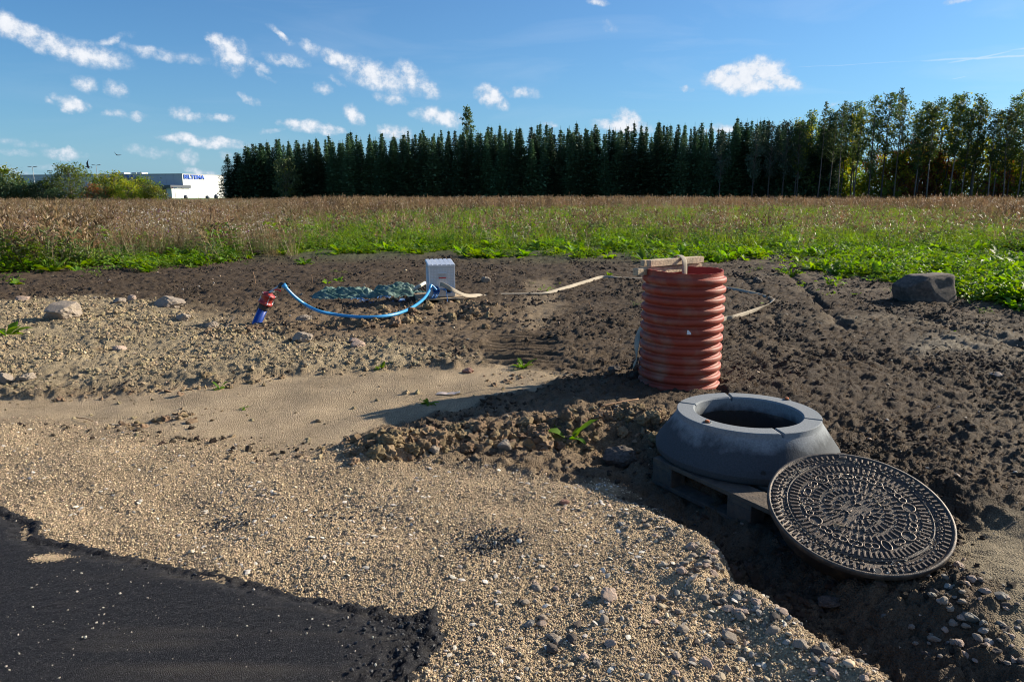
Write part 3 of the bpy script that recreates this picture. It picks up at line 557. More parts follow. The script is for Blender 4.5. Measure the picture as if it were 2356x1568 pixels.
# ---- corrugated sewer pipe standing upright
PX, PY = Q(1566, 760, 5.56).x, 5.56
pipe = empty('corrugated_pipe', (PX, PY, 0), (0, math.radians(.5), 0), label='upright orange ribbed plastic sewer pipe standing in the dark soil', cat='pipe')
ro, ri = .318, .288; prof = [(ri-.003, -.12), (ri, -.1)]
p0 = .0745; z0 = -.08
for i in range(13):
    zc = z0+i*p0
    if zc+.03 > .865: break
    prof += [(ri+.004, zc-.012), (ri+.012, zc-.004), (ro-.01, zc), (ro-.002, zc+.007), (ro, zc+.018), (ro, zc+.03), (ro-.003, zc+.038), (ro-.012, zc+.045), (ri+.01, zc+.047), (ri+.004, zc+.052), (ri+.003, zc+.058)]
top = .9
prof += [(ri+.003, top-.012), (ri+.004, top)]
V, Fc = lathe(prof, 128)
for i in range(len(V)):                # sawn top edge, not quite true
    if V[i][2] > top-.002: a_ = math.atan2(V[i][1], V[i][0]); V[i] = (V[i][0], V[i][1], V[i][2]+.006*math.sin(a_*2+1)+.0015*math.sin(a_*23))
obj('outer_wall', mesh('outer_wall', V, Fc, M_pipe, True), pipe)
V, Fc = lathe([(ri-.004, top+.001), (ri-.004, .5), (ri-.004, -.1)], 96)
V2, F2 = lathe([(ri+.0035, top+.0022), (ri-.0042, top+.0022)], 96)
o_ = len(V); V += V2; Fc += [tuple(i+o_ for i in f) for f in F2]
for i in range(len(V)):
    if V[i][2] > top-.002: a_ = math.atan2(V[i][1], V[i][0]); V[i] = (V[i][0], V[i][1], V[i][2]+.006*math.sin(a_*2+1)+.0015*math.sin(a_*23))
obj('inner_wall', mesh('inner_wall', V, Fc, M_pin, True), pipe)
# torn white sticker on one rib
sx = Q(1583, 762, PY-.3); a0 = math.atan2(sx.y-PY, sx.x-PX); sz_ = sx.z; VV = []; 
for (da, dz_) in ((-.045, .027), (-.03, .031), (.02, .018), (.05, .006), (.047, -.004), (-.05, -.004)):
    VV.append(((ro+.0025)*math.cos(a0+da), (ro+.0025)*math.sin(a0+da), dz_))
kk = round((sz_-z0)/p0); zc = z0+kk*p0+.016
VV = [(a, b, c+zc-.0) for a, b, c in VV]
obj('sticker', mesh('sticker', VV, [tuple(range(6))], M_white), pipe)

# ---- timbers laid across the far rim
def beam(name, a, b, w_, h_, m, parent=None, **k):
    a, b = Vector(a), Vector(b); d = b-a; L_ = d.length
    o = obj(name, box_me(name, L_, w_, h_, m, .0015), parent, (a+b)/2, **k)
    o.rotation_euler = d.to_track_quat('X', 'Z').to_euler(); return o
t1, t2 = Q(1503, 622, 5.50), Q(1617, 604, 6.1)
zt = top+.012
beam('timber_batten', (Q(1490, 600, 5.62).x, 5.56, zt+.036), (Q(1608, 600, 6.02).x, 5.93, zt+.036), .045, .05, M_wood, label='upper sawn wooden batten lying across the rim of the orange pipe, hose looped over it', cat='timber', group='sawn battens across the orange pipe')
beam('timber_batten', (Q(1478, 600, 5.62).x, 5.62, zt+.034), (Q(1604, 600, 6.02).x, 5.99, zt+.034), .045, .045, M_wood, label='rear sawn wooden batten tight behind the one the hose is looped over', cat='timber', group='sawn battens across the orange pipe')
beam('timber_batten', (Q(1463, 600, 5.5).x, 5.5, top-.012), (Q(1613, 600, 5.9).x+.005, 5.96, top-.012), .055, .052, M_wood, label='lowest wooden batten resting directly on the rim of the orange pipe', cat='timber', group='sawn battens across the orange pipe')

# ---- EUR pallet under the concrete ring: every board and block is a part
def make_pallet(m, **k):
    r = empty('wooden_pallet', (0, 0, 0), **k)
    rs_ = random.Random(4)
    bt = box_me('top_board', 1.2, .145, .022, m, .002); bn = box_me('top_board', 1.2, .1, .022, m, .002); LP = 1.03; bt = box_me('top_board', LP, .145, .022, m, .002); bn = box_me('top_board', LP, .1, .022, m, .002); cb_ = box_me('cross_board', .145, .8, .022, m, .002)
    bl_ = box_me('block', .145, .1, .078, m, .003); bw = box_me('block', .145, .145, .078, m, .003); bb = box_me('bottom_board', LP, .1, .022, m, .002); bbw = box_me('bottom_board', LP, .145, .022, m, .002)
    for yy, me_ in ((.0725, bt), (.237, bn), (.4, bt), (.563, bn), (.7275, bt)): obj('top_board', me_, r, (LP/2, yy, .133))
    for xx in (.0725, .6, LP-.0725):
        obj('cross_board', cb_, r, (xx, .4, .1108))
        for yy, me_ in ((.05, bl_), (.4, bw), (.75, bl_)): obj('block', me_, r, (xx, yy, .0605))
    for yy, me_ in ((.05, bb), (.4, bbw), (.75, bb)): obj('bottom_board', me_, r, (LP/2, yy, .0105))
    return r
pal = make_pallet(M_greyw, label='weathered wooden pallet lying in the pit under the concrete ring', cat='pallet')
pal.location = (PAL_A[0], PAL_A[1], .08-.144); pal.rotation_euler = (0, 0, math.atan2(PAL_D[1], PAL_D[0]))
# ---- concrete cone ring
CX_, CY_ = 1.282, 3.767
RT, RB, RI, HT = .376, .482, .28, .234
prof = [(RB-.03, 0), (RB-.008, .004), (RB, .016), (RB+.003, .04), (RB-.006, .062), (RB-.02, .082), (RT+.004, HT-.034), (RT+.001, HT-.028), (RT, HT-.003), (RT-.003, HT), (RI+.008, HT), (RI, HT-.008), (RI+.002, HT-.08), (RI+.015, HT-.085), (RI+.07, .05), (RI+.1, 0)]
NA = 360; V, Fc = lathe(prof, NA, closed=True)
az_c = math.atan2(-CY_, -CX_)
gro = [math.atan2(Q(u, v, 1).z*0+P0(u, v, .314)[1]-CY_, P0(u, v, .314)[0]-CX_) for u, v in ((1572, 926), (1674, 905), (1888, 966), (1790, 990))]
bol = [P0(u, v, .314) for u, v in ((1627, 971), (1810, 919))]
V = [list(v) for v in V]
for i, v in enumerate(V):
    ri_ = i//NA; an_ = math.atan2(v[1], v[0])
    if ri_ in (8, 9, 10, 11):
        for gg in gro:
            d_ = abs((an_-gg+math.pi) % (2*math.pi)-math.pi)*.33
            if d_ < .0062: v[2] -= .024
            elif d_ < .009: v[2] -= .003
    k_ = 1+.002*math.sin(an_*3)+.0015*math.sin(an_*7+2); v[0] *= k_; v[1] *= k_
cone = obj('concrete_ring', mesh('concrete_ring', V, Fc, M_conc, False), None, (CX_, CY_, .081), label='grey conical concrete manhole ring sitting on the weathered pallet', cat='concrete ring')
for p in cone.data.polygons: p.use_smooth = True
cone.data.set_sharp_from_angle(angle=math.radians(28))
cone_root = empty('manhole_ring', (CX_, CY_, .081)); 
for k_ in ('label', 'category'): pass
cone_root['label'] = cone['label']; cone_root['category'] = 'concrete ring'
for k_ in ('label', 'category'): 
    if k_ in cone: del cone[k_]
cone.name = 'ring_body'; cone.location = (0, 0, 0); cone.parent = cone_root
for bx_, by_ in bol:
    V, Fc = lathe([(.0001, .0012), (.021, .0012), (.023, 0), (.024, -.004)], 24)
    s_ = obj('socket', mesh('socket', V, Fc, M_black, True), cone_root, (bx_-CX_, by_-CY_, HT+.001))
    V, Fc = lathe([(.0001, .009), (.011, .009), (.012, .006), (.012, 0)], 16)
    obj('bolt', mesh('bolt', V, Fc, M_rust, True), cone_root, (bx_-CX_, by_-CY_, HT+.002))
V, Fc = lathe([(.0001, 0), (.012, 0), (.013, -.002)], 16)
hp = P0(3043/1.7385, 1888/1.7385, .13); an_ = math.atan2(hp[1]-CY_, hp[0]-CX_)
h_ = obj('lifting_hole', mesh('lifting_hole', V, Fc, M_black), cone_root, ((RB-.006)*math.cos(an_), (RB-.006)*math.sin(an_), .066)); h_.rotation_euler = Vector((math.cos(an_), math.sin(an_), .35)).to_track_quat('Z', 'Y').to_euler()

# ---- cast iron manhole cover in its frame, tilted off the pallet edge
CR = .36
cov = empty('manhole_cover', (1.442, 2.804, .191), label='round cast iron manhole cover with raised bars and rings, tilted against the pallet', cat='manhole cover')
nrm = Vector((-.049, -.342, 1)).normalized(); cov.rotation_mode = 'QUATERNION'; q_ = nrm.to_track_quat('Z', 'Y'); cov.rotation_quaternion = q_
Minv = q_.to_matrix().inverted()
def onc(u, v):                         # a point of the cover's face -> its own coordinates
    r = Vector(ray(u, v)); o0 = Vector((0, 0, CAM_H)); c0 = Vector(cov.location); t = (c0-o0).dot(nrm)/r.dot(nrm); return Minv @ (o0+r*t-c0)
# outer frame ring with rim and skirt
V, Fc = lathe([(CR-.008, 0), (CR-.001, -.001), (CR, -.006), (CR, -.022), (CR-.004, -.026), (CR-.03, -.026), (CR-.045, -.034), (CR-.052, -.12), (CR-.06, -.12), (CR-.064, -.03), (CR-.07, -.012), (CR-.062, -.0075), (CR-.014, -.0075), (CR-.011, -.001)], 128, closed=True)
obj('frame', mesh('frame', V, Fc, M_iron, True), cov)
rp = CR-.0835
V, Fc = lathe([(rp, -.0065), (rp+.004, -.002), (rp+.008, -.0065)], 128); 
V2, F2 = lathe([(.0001, -.0078), (rp-.02, -.0078), (rp, -.0074), (rp+.012, -.012), (CR-.064, -.0072)], 128); o_ = len(V); V += V2; Fc += [tuple(i+o_ for i in f) for f in F2]
V2, F2 = lathe([(rp+.02, -.03), (.0001, -.03)], 64); o_ = len(V); V += V2; Fc += [tuple(i+o_ for i in f) for f in F2]
obj('lid_plate', mesh('lid_plate', V, Fc, M_iron, True), cov)
def ring_bars(n, r_, ln_, wd_, hh, skip=lambda a: False, jit=0, ph=0, z_=-.0075):
    me_ = box_me('raised_bar', ln_, wd_, hh, M_ironr, .0012)
    for k in range(n):
        a = 2*math.pi*k/n+ph
        if skip(a): continue
        rr_ = r_+(random.uniform(-jit, jit) if jit else 0)
        obj('raised_bar', me_, cov, (rr_*math.cos(a), rr_*math.sin(a), z_+hh/2-.0005), (0, 0, a))
holes = [onc(u, v) for u, v in ((1938, 1046), (2020, 1311))]
random.seed(8)
def nh(a): return any(abs((a-math.atan2(h.y, h.x)+math.pi) % (2*math.pi)-math.pi) < .07 for h in holes)
ring_bars(84, CR-.032, .023, .0085, .0065, nh)
ring_bars(84, CR-.054, .0085, .0085, .0055, nh, ph=.037)
ring_bars(76, CR-.107, .034, .0085, .0065)
for h in holes:
    o = obj('bolt_plate', box_me('bolt_plate', .036, .034, .006, M_ironr, .001), cov, (h.x, h.y, -.005)); o.rotation_euler = (0, 0, math.atan2(h.y, h.x))
    V, Fc = lathe([(.0001, 0), (.011, 0), (.0125, .0006)], 20); obj('bolt_hole', mesh('bolt_hole', V, Fc, M_black), o, (0, 0, .0034))
# chain of O, 8, C, 0 and 3 shaped raised outlines
def outline(kind, s=.027):
    def arc(cx, cy, r, a0, a1, n=14, sx=1, sy=1): return [(cx+r*sx*math.cos(math.radians(a0+(a1-a0)*i/n)), cy+r*sy*math.sin(math.radians(a0+(a1-a0)*i/n))) for i in range(n+1)]
    if kind == 'O': return [arc(0, 0, s*.95, 0, 360, 28, 1, 1)]
    if kind == '0': return [arc(0, 0, s, 0, 360, 26, .62, 1)]
    if kind == '8': return [arc(s*.5, 0, s*.5, 180, 540, 18, 1.1, 1.05), arc(-s*.5, 0, s*.5, 0, 360, 18, 1.1, 1.05)]
    if kind == 'C': return [arc(s*.45, 0, s*.5, -90, 90, 10), arc(-s*.45, 0, s*.5, 90, 270, 10), [(-s*.45, s*.5), (-s*.1, s*.5)], [(s*.15, s*.5), (s*.45, s*.5)], [(-s*.45, -s*.5), (s*.45, -s*.5)]]
    if kind == '3': return [arc(s*.42, 0, s*.48, -150, 150, 16), arc(-s*.42, 0, s*.48, 20, 330, 16)]
    if kind == 'B': return [[(-s*.9, s*.45), (s*.9, s*.45)], [(-s*.9, s*.45), (-s*.9, -s*.1)], [(0, s*.45), (0, -s*.2)], [(s*.9, s*.45), (s*.9, -s*.1)], arc(-s*.45, -s*.1, s*.45, 180, 360, 8), arc(s*.45, -s*.1, s*.45, 180, 360, 8)]
omes = {}
for kd in 'O08C3B':
    V, Fc = [], []
    for ln in outline(kd): tube([(a, b, 0) for a, b in ln], .0034, 6, True, V, Fc)
    omes[kd] = mesh('raised_outline', V, Fc, M_ironr, True)
ch = ['O', '8', 'C', '8', '3', 'C', '8', 'O', '3', 'C', '0', '8', 'O', '3', '8', 'C', '8', '0', '3', 'O', '8', 'C']
for k, kd in enumerate(ch):
    a = 2*math.pi*k/len(ch)+.12; r_ = CR-.155
    obj('raised_outline', omes[kd], cov, (r_*math.cos(a), r_*math.sin(a), -.0055), (0, 0, a+math.pi/2))
ring_bars(40, .165, .03, .007, .006, ph=.02)
ring_bars(30, .118, .03, .007, .006, ph=.05, jit=.004)
ring_bars(18, .077, .022, .007, .006, ph=.1, jit=.003)
ym = []; V, Fc = [], []
for a in (90, 210, 330): tube([(0, 0, 0), (.019*math.cos(math.radians(a)), .019*math.sin(math.radians(a)), 0)], .0032, 6, True, V, Fc)
yme = mesh('raised_star', V, Fc, M_ironr, True)
for (a, b, c_) in ((0, .035, .2), (.04, -.03, 1.9), (-.045, -.02, 1.0), (.01, -.045, .5)): obj('raised_star', yme, cov, (a, b, -.0055), (0, 0, c_))
# keyhole with a scrap of wood in it
kh = onc(2356*.8205, 1209)
o = obj('keyhole', box_me('keyhole', .045, .03, .0014, M_black, 0), cov, (kh.x, kh.y, -.0068)); o.rotation_euler = (0, 0, -.25)
V, Fc = [], []; tube([(-.026, -.018, 0), (.026, -.018, 0), (.026, .018, 0), (-.026, .018, 0), (-.026, -.018, 0)], .0026, 6, True, V, Fc)
o = obj('keyhole_frame', mesh('keyhole_frame', V, Fc, M_ironr), cov, (kh.x, kh.y, -.0055)); o.rotation_euler = (0, 0, -.25)
wc = obj('wood_scrap', box_me('wood_scrap', .04, .006, .005, M_palw, .001), None, cov.location+q_ @ Vector((kh.x-.004, kh.y+.004, .001)), label='splinter of wood stuck in the keyhole of the iron cover', cat='wood scrap'); wc.rotation_euler = (.35, .1, -.5)
# grit lying on the cover
n = 6500; a = R.rand(n)*6.283; r_ = CR*.96*np.sqrt(R.rand(n)); x, y = r_*np.cos(a), r_*np.sin(a)
k = R.rand(n) < .25+.75*sst(-.2, .5, pn(x*7, y*7, 301)); x, y = x[k], y[k]; n = len(x); sz = .0018+.0075*R.rand(n)**4
L_ = np.array([list(cov.location+q_ @ Vector((a, b, -.0065+c*.25))) for a, b, c in zip(x, y, sz)])
scatter('cover_grit', L_, rndrot(n), sz, R.randint(0, 6, n), peb[:4]+[rock(260, 1, M_speck, .7, .3, .2), rock(261, 1, M_pebg, .7, .3, .2)], label='grit and small chips lying on the iron cover')

# ---- flat canvas hose: box -> ground -> round the pipe -> over the battens -> into the pipe
def ribbon(name, pts, wds, w_, t, m, n=10, parent=None, ns=10, **k):
    c = cr(pts, n); wv_ = cr(wds, n); w_ *= .88; V, Fc = tube(c, 1, ns, True, flat=(w_, t), wd=wv_); return obj(name, mesh(name, V, Fc, m, True), parent, **k)
up_ = (0, 0, 1)
hp_ = []; hw = []
def H(p, w_): hp_.append(tuple(p)); hw.append(w_)
H(Q(1013, 653, 9.66), (0, .2, 1)); H(Q(1022, 656, 9.6), (0, .2, 1)); H(Q(1045, 668, 9.6), (-.2, .3, 1)); H(Q(1075, 680, 9.8), (-.1, .5, .8))
for (u, v, w_) in ((1108, 685, (0, 1, .25)), (1150, 682, (0, 1, .2)), (1200, 681, (0, 1, .15)), (1255, 680, (0, 1, .3)), (1300, 670, (0, .8, .6)), (1350, 656, (0, .5, .9)), (1385, 646, (0, .4, 1)), (1420, 648, (0, 1, .1)), (1475, 650, (0, 1, .1)), (1540, 655, (.1, 1, .2)), (1610, 662, (.1, 1, .2)), (1670, 668, (.2, 1, .3)), (1710, 676, (.3, 1, .4)), (1748, 686, (.5, .7, .5)), (1776, 695, (.9, .3, .3)), (1765, 712, (.5, -.5, .6)), (1730, 727, (-.2, -.4, .9)), (1690, 741, (-.3, -.3, 1)), (1655, 752, (-.3, -.3, 1))):
    p = at(u, v); p.z += .035+.03*abs(w_[2])+(.04 if 1390 < u < 1560 else 0); H(p, w_)
H((PX+.16, PY+.5, .16), (-.3, -.3, 1)); H((PX-.1, PY+.42, .08), (0, .1, 1)); H((PX-.33, PY+.12, .1), (.2, .6, .9)); H((PX-.338, PY+.0, .2), (.1, .9, .3))
H((PX-.3, PY+.17, .36), (-.2, 1, .3)); H((PX-.15, PY+.4, .6), (1, .5, -.3)); H((PX-.01, PY+.43, .84), (1, .7, 0)); H((PX+.005, PY+.36, .95), (1, .75, 0)); H((PX+.015, PY+.3, .984), (1, .75, 0)); H((PX+.03, PY+.22, .986), (1, .75, 0)); H((PX+.042, PY+.165, .955), (1, .7, 0)); H((PX+.044, PY+.15, .88), (1, .6, 0)); H((PX+.04, PY+.14, .7), (1, .3, 0)); H((PX+.02, PY+.1, .2), (1, .2, 0))
wdn = [np.array(w_)/np.linalg.norm(w_) for w_ in hw]
for i in range(1, len(wdn)):
    if wdn[i] @ wdn[i-1] < 0: wdn[i] = -wdn[i]
HOSE = ribbon('flat_hose', hp_, wdn, .062, .008, M_hose, 10, label='beige flat canvas hose snaking from metal box round the orange pipe and over its rim', cat='hose')

# ---- aluminium tread plate box on a small pallet
BX = Q(1011, 668, 9.75); bz = hmac(np.array([BX.x]), np.array([BX.y]))[0]
yaw = math.radians(13); bw_, bd_, bh_ = .355, .36, .415
boxr = empty('metal_box', (BX.x, 9.9, bz+.12), (0, 0, yaw), label='upright aluminium tread plate box on a small pallet with hoses plugged in', cat='metal box')
pr_ = empty('wooden_pallet', (BX.x+.0, 9.9, bz+.015), (0, 0, yaw), label='small pale wooden pallet beneath the aluminium box', cat='pallet')
for i, yy in enumerate((-.27, -.135, 0, .135, .27)): obj('top_board', box_me('top_board', .62, .1, .02, M_palw, .002), pr_, (-.03, yy, .09))
for xx in (-.3, -.03, .24):
    obj('bearer', box_me('bearer', .07, .62, .075, M_palw, .003), pr_, (xx, 0, .042))
M_alud = mat('aluminium_sheet', (.6, .59, .57), .45, .1, 9, metal=.4)
obj('body', box_me('body', bw_, bd_, bh_, M_alud, .004, off=(0, 0, bh_/2)), boxr)
# tread pattern: pairs of short raised bars at alternating angles on the front and left faces
def tread(wd_, hh, name):
    V, Fc = [], []; s_ = .021; ni, nj = int(wd_/s_), int(hh/s_)
    for i in range(ni):
        for j in range(nj):
            cx, cz = (i-ni/2+.5)*s_, (j+.5)*s_+.004; sg = 1 if (i+j) % 2 else -1
            for q in (-.0055, -.0018, .0018, .0055):
                dx, dz = .0062*sg*.707, .0062*.707; ox, oz = -q*.707*sg, q*.707; w0 = .00085
                b = len(V); nx, nz = -dz/.0062*w0, dx/.0062*w0
                for (sx_, sz_2) in ((-1, -1), (1, -1), (1, 1), (-1, 1)): V.append((cx+ox+sx_*dx+sz_2*nx, -.0002, cz+oz+sx_*dz+sz_2*nz))
                V.append((cx+ox-dx*.7, -.0016, cz+oz-dz*.7)); V.append((cx+ox+dx*.7, -.0016, cz+oz+dz*.7))
                Fc += [(b, b+1, b+5, b+4), (b+2, b+3, b+4, b+5), (b+1, b+2, b+5), (b+3, b, b+4)]
    return mesh(name, V, Fc, M_alu)
o = obj('tread_pattern', tread(bw_-.03, bh_-.02, 'tread_pattern'), boxr, (0, -bd_/2, 0), kind='stuff')
o = obj('tread_pattern', tread(bd_-.03, bh_-.02, 'tread_pattern'), boxr, (-bw_/2, 0, 0), (0, 0, -math.pi/2), kind='stuff')
# ribbed sloping lid
V, Fc = [], []; nr = 6; hw_ = bw_/2+.006
prx = []
for i in range(nr):
    x0_ = -hw_+i*2*hw_/nr; st = 2*hw_/nr
    prx += [(x0_, .0), (x0_+st*.12, .008), (x0_+st*.8, .012), (x0_+st*.9, .002)]
prx.append((hw_, 0))
for (yy, zz) in ((-bd_/2-.008, -.012), (-bd_/2-.008, 0), (bd_/2+.008, .045), (bd_/2+.008, .02)):
    for (xx, hh) in prx: V.append((xx, yy, bh_+.012+zz+(hh if zz not in (-.012, .02) else 0)))
m_ = len(prx)
for r_ in range(3):
    for i in range(m_-1): Fc.append((r_*m_+i, r_*m_+i+1, (r_+1)*m_+i+1, (r_+1)*m_+i))
Fc.append((0, m_, 2*m_, 3*m_)); Fc.append((m_-1, 4*m_-1, 3*m_-1, 2*m_-1)); Fc.append(tuple([0, 3*m_, 4*m_-1, m_-1]))
obj('lid', mesh('lid', V, Fc, M_alu), boxr)
for s_ in (-1, 1): obj('corner_strip', box_me('corner_strip', .012, .004, bh_-.01, M_alu, .001), boxr, (s_*(bw_/2-.006), -bd_/2-.0022, bh_/2))
hd = empty('handle', (0.005, -bd_/2, .285)); hd.parent = boxr
obj('recess', box_me('recess', .1, .004, .06, M_steel, .001), hd, (0, -.0025, 0)); obj('hood', box_me('hood', .106, .02, .01, M_alu, .002), hd, (0, -.008, .034)); obj('grip', box_me('grip', .1, .022, .012, M_redb, .003), hd, (0, -.01, -.027))
for i, (dx, m_) in enumerate(((-.085, M_bluep), (.085, M_black))):
    V, Fc = lathe([(.0001, .05), (.026, .05), (.03, .045), (.03, .03), (.038, .028), (.04, .0)], 24); o = obj('hose_socket', mesh('hose_socket', V, Fc, m_, True), boxr, (dx, -bd_/2-.001, .1)); o.rotation_euler = (math.pi/2, 0, 0)
# blue ropes tied round the sockets
def W(dx, dy, dz): return boxr.matrix_basis @ Vector((dx, dy, dz))
bpy.context.view_layer.update()
V, Fc = [], []; rr = random.Random(3)
for k in range(4):
    for dx in (-.085, .085):
        c = [(dx+.044*math.cos(t/10*6.283)+rr.uniform(-.004, .004), -bd_/2-.012-.012*k, .1+.044*math.sin(t/10*6.283)+rr.uniform(-.004, .004)) for t in range(11)]
        tube([W(*p) for p in cr(c, 4)], .005, 6, True, V, Fc)
for k in range(3): tube([W(*p) for p in cr([(-.06, -bd_/2-.05, .1+.008*k), (-.02, -bd_/2-.06, .112), (.03, -bd_/2-.06, .095+.01*k), (.07, -bd_/2-.05, .11)], 6)], .0055, 6, True, V, Fc)
tube([W(*p) for p in cr([(.02, -bd_/2-.06, .11), (.045, -bd_/2-.07, .08), (.05, -bd_/2-.075, .03), (.045, -bd_/2-.16, -.012), (.03, -bd_/2-.23, -.09)], 8)], .0055, 6, True, V, Fc)
for k in range(4):
    e0 = W(-.1+.02*k, -bd_/2-.05, .08); pts = [e0, e0+Vector((-.08, -.05, -.1))]+[at(u+rr.uniform(-4, 4), v+rr.uniform(-3, 3), .03) for u, v in ((960, 684), (925, 695), (885, 698), (845, 700), (800+8*k, 698))]
    tube(cr(pts, 7), .006, 5, True, V, Fc)
for k in range(5):
    u, v = rr.uniform(810, 900), rr.uniform(690, 701); c0 = at(u, v, .03); rd = rr.uniform(.05, .1)
    tube(cr([c0+Vector((rd*math.cos(t*.9+k), rd*.8*math.sin(t*.9+k), rr.uniform(0, .03))) for t in range(8)], 5), .0055, 5, True, V, Fc)
obj('blue_rope', mesh('blue_rope', V, Fc, M_rope, True), label='tangled blue rope tied to the metal box and trailing over the soil', cat='rope')

# ---- blue water pipe with red coupling, leaning out of the soil
BB = at(590, 752, .03); yb = BB.y
ax = (Q(612, 701, yb)-Q(590, 752, yb)).normalized()
bp_root = empty('water_pipe', BB, label='blue water pipe leaning out of the soil with a red coupling and valve', cat='pipe')
qx = ax.to_track_quat('Z', 'Y').to_euler()
def onax(prof, m, name, par, base=0, n=28, smooth=True):
    V, Fc = lathe([(r, z+base) for r, z in prof], n); o = obj(name, mesh(name, V, Fc, m, smooth), par); o.rotation_euler = qx; return o
o = onax([(.0505, -.15), (.0505, .215), (.044, .215)], M_bluep, 'pipe_body', bp_root)
for k in range(6):
    V, Fc = [], []; a = k*1.047+.3; tube([(.0505*math.cos(a), .0505*math.sin(a), -.12), (.0505*math.cos(a), .0505*math.sin(a), .205)], .0022, 5, True, V, Fc); s_ = obj('stripe', mesh('stripe', V, Fc, M_stripe), bp_root); s_.rotation_euler = qx
onax([(.044, .2), (.057, .2), (.059, .205), (.059, .265), (.05, .268)], mat('dark_sleeve', (.05, .038, .03), .8), 'sleeve', bp_root)
o = onax([(.05, .26), (.076, .262), (.078, .268), (.078, .285), (.066, .29), (.062, .3), (.06, .355), (.072, .36), (.074, .375), (.068, .382), (.045, .39), (.03, .402), (.0001, .405)], M_red, 'coupling', bp_root)
for k in range(4):
    a = k*1.57+.5; V, Fc = lathe([(.0001, .012), (.009, .012), (.009, .004), (.005, .003), (.005, -.085), (.009, -.086), (.009, -.095), (.0001, -.096)], 8)
    V = [(x_+.074*math.cos(a), y_+.074*math.sin(a), z_+.37) for x_, y_, z_ in V]; s_ = obj('bolt', mesh('bolt', V, Fc, M_steel, True), bp_root); s_.rotation_euler = qx
tip = BB+ax*.395
p1 = Q(646, 655, yb); V, Fc = [], []
tube([tip, tip+(p1-tip)*.35], .02, 8, True, V, Fc); tube([tip+(p1-tip)*.3, tip+(p1-tip)*.98], .014, 10, True, V, Fc); 
obj('riser', mesh('riser', [Vector(v)-BB for v in V], Fc, M_steel, True), bp_root)
V, Fc = [], []; tube([tip+(p1-tip)*.5+Vector((0, -.02, 0)), tip+(p1-tip)*.5+Vector((.035, -.035, 0)), tip+(p1-tip)*.5+Vector((.075, -.035, -.015))], [.008, .007, .011], 8, True, V, Fc); obj('valve_handle', mesh('valve_handle', [Vector(v)-BB for v in V], Fc, M_redb, True), bp_root)
V, Fc = [], []; tube(cr([p1+Vector((-.02, 0, -.03)), p1, p1+Vector((.02, 0, .008)), p1+Vector((.045, 0, -.008))], 4), .022, 10, True, V, Fc); obj('elbow', mesh('elbow', [Vector(v)-BB for v in V], Fc, M_black, True), bp_root)
# ---- blue hose from valve to box
bs = hmac(np.array([BX.x]), np.array([9.5]))[0]
hpn = [p1+Vector((.035, 0, -.002)), Q(660, 664, yb), Q(680, 684, yb+.05), Q(705, 702, yb+.12), Q(735, 716, 8.0), Q(770, 723, 8.03), Q(800, 727, 7.98), Q(835, 729, 7.94), Q(875, 728, 7.98), Q(915, 721, 8.2)]
e1 = W(-.085, -bd_/2-.05, .1)
hpn += [Q(950, 706, 8.65), Q(975, 687, 9.2), Q(988, 668, e1.y-.12), Q(992, 656, e1.y-.03), e1]
V, Fc = tube(cr(hpn, 10), .0185, 12)
hr_ = obj('blue_hose', mesh('blue_hose', V, Fc, M_blue, True), label='light blue plastic hose sagging from the valve to the metal box', cat='hose')
V, Fc = tube([hpn[0]+Vector((-.008, 0, .004)), Vector(hpn[0])+(Vector(hpn[1])-Vector(hpn[0]))*.75], [.03, .024], 14); obj('hose_end', mesh('hose_end', V, Fc, M_blue, True), hr_)
# ---- crumpled green tarpaulin
T0 = at(748, 668, 0); T1 = at(985, 690, 0)
nx_, ny_ = 190, 80; TX, TY = np.meshgrid(np.linspace(0, 1, nx_), np.linspace(0, 1, ny_)); fx, fy = TX.ravel(), TY.ravel()
xx = T0.x+.02+fx*(T1.x-T0.x-.02)+.05*pn(fy*3, fx*3, 7); yy = T1.y-.05+fy*.75+fx*.0+.07*pn(fx*5, fy*3, 8)
env = np.sin(np.pi*np.clip(fy, 0, 1))**.5*(np.clip(fx*7, 0, 1)**.7)*(np.clip((1-fx)*6, 0, 1)**.7)
hh = env*(.03+.045*sst(-.2, .5, pn(fx*4.2+2.3, fy*2, 9))+.06*np.exp(-((fx-.66)/.13)**2)+.06*np.exp(-((fx-.1)/.08)**2)-.03*np.exp(-((fx-.52)/.03)**2))*(.55+.45*np.sin(fy*3.1))
wr = .085*np.abs(pn(fx*6+2*pn(fx*3, fy*3, 13), fy*4, 10))+.05*np.abs(pn(fx*13+fy*7, fy*10-fx*5, 11))+.014*np.abs(pn(fx*34, fy*20, 12))
zz = hmac(xx, yy)+.006+hh+env*wr*1.25
qi = np.arange(nx_*ny_).reshape(ny_, nx_); quads = np.stack([qi[:-1, :-1], qi[:-1, 1:], qi[1:, 1:], qi[1:, :-1]], -1).reshape(-1, 4)
me = fastmesh('tarpaulin', np.stack([xx, yy, zz], 1), quads, M_tarp, True)
tp = obj('tarpaulin', me, label='crumpled dark green tarpaulin lying on the soil left of the metal box', cat='tarpaulin')
so = tp.modifiers.new('thickness', 'SOLIDIFY'); so.thickness = .003
V, Fc = tube([Q(955, 664, 9.9), Q(978, 650, 10.15)], [.028, .022], 9); obj('foam_roll', mesh('foam_roll', V, Fc, mat('pale_roll', (.5, .5, .42), .8, .2, 40), True), label='pale rolled edge sticking up between tarpaulin and metal box', cat='roll')
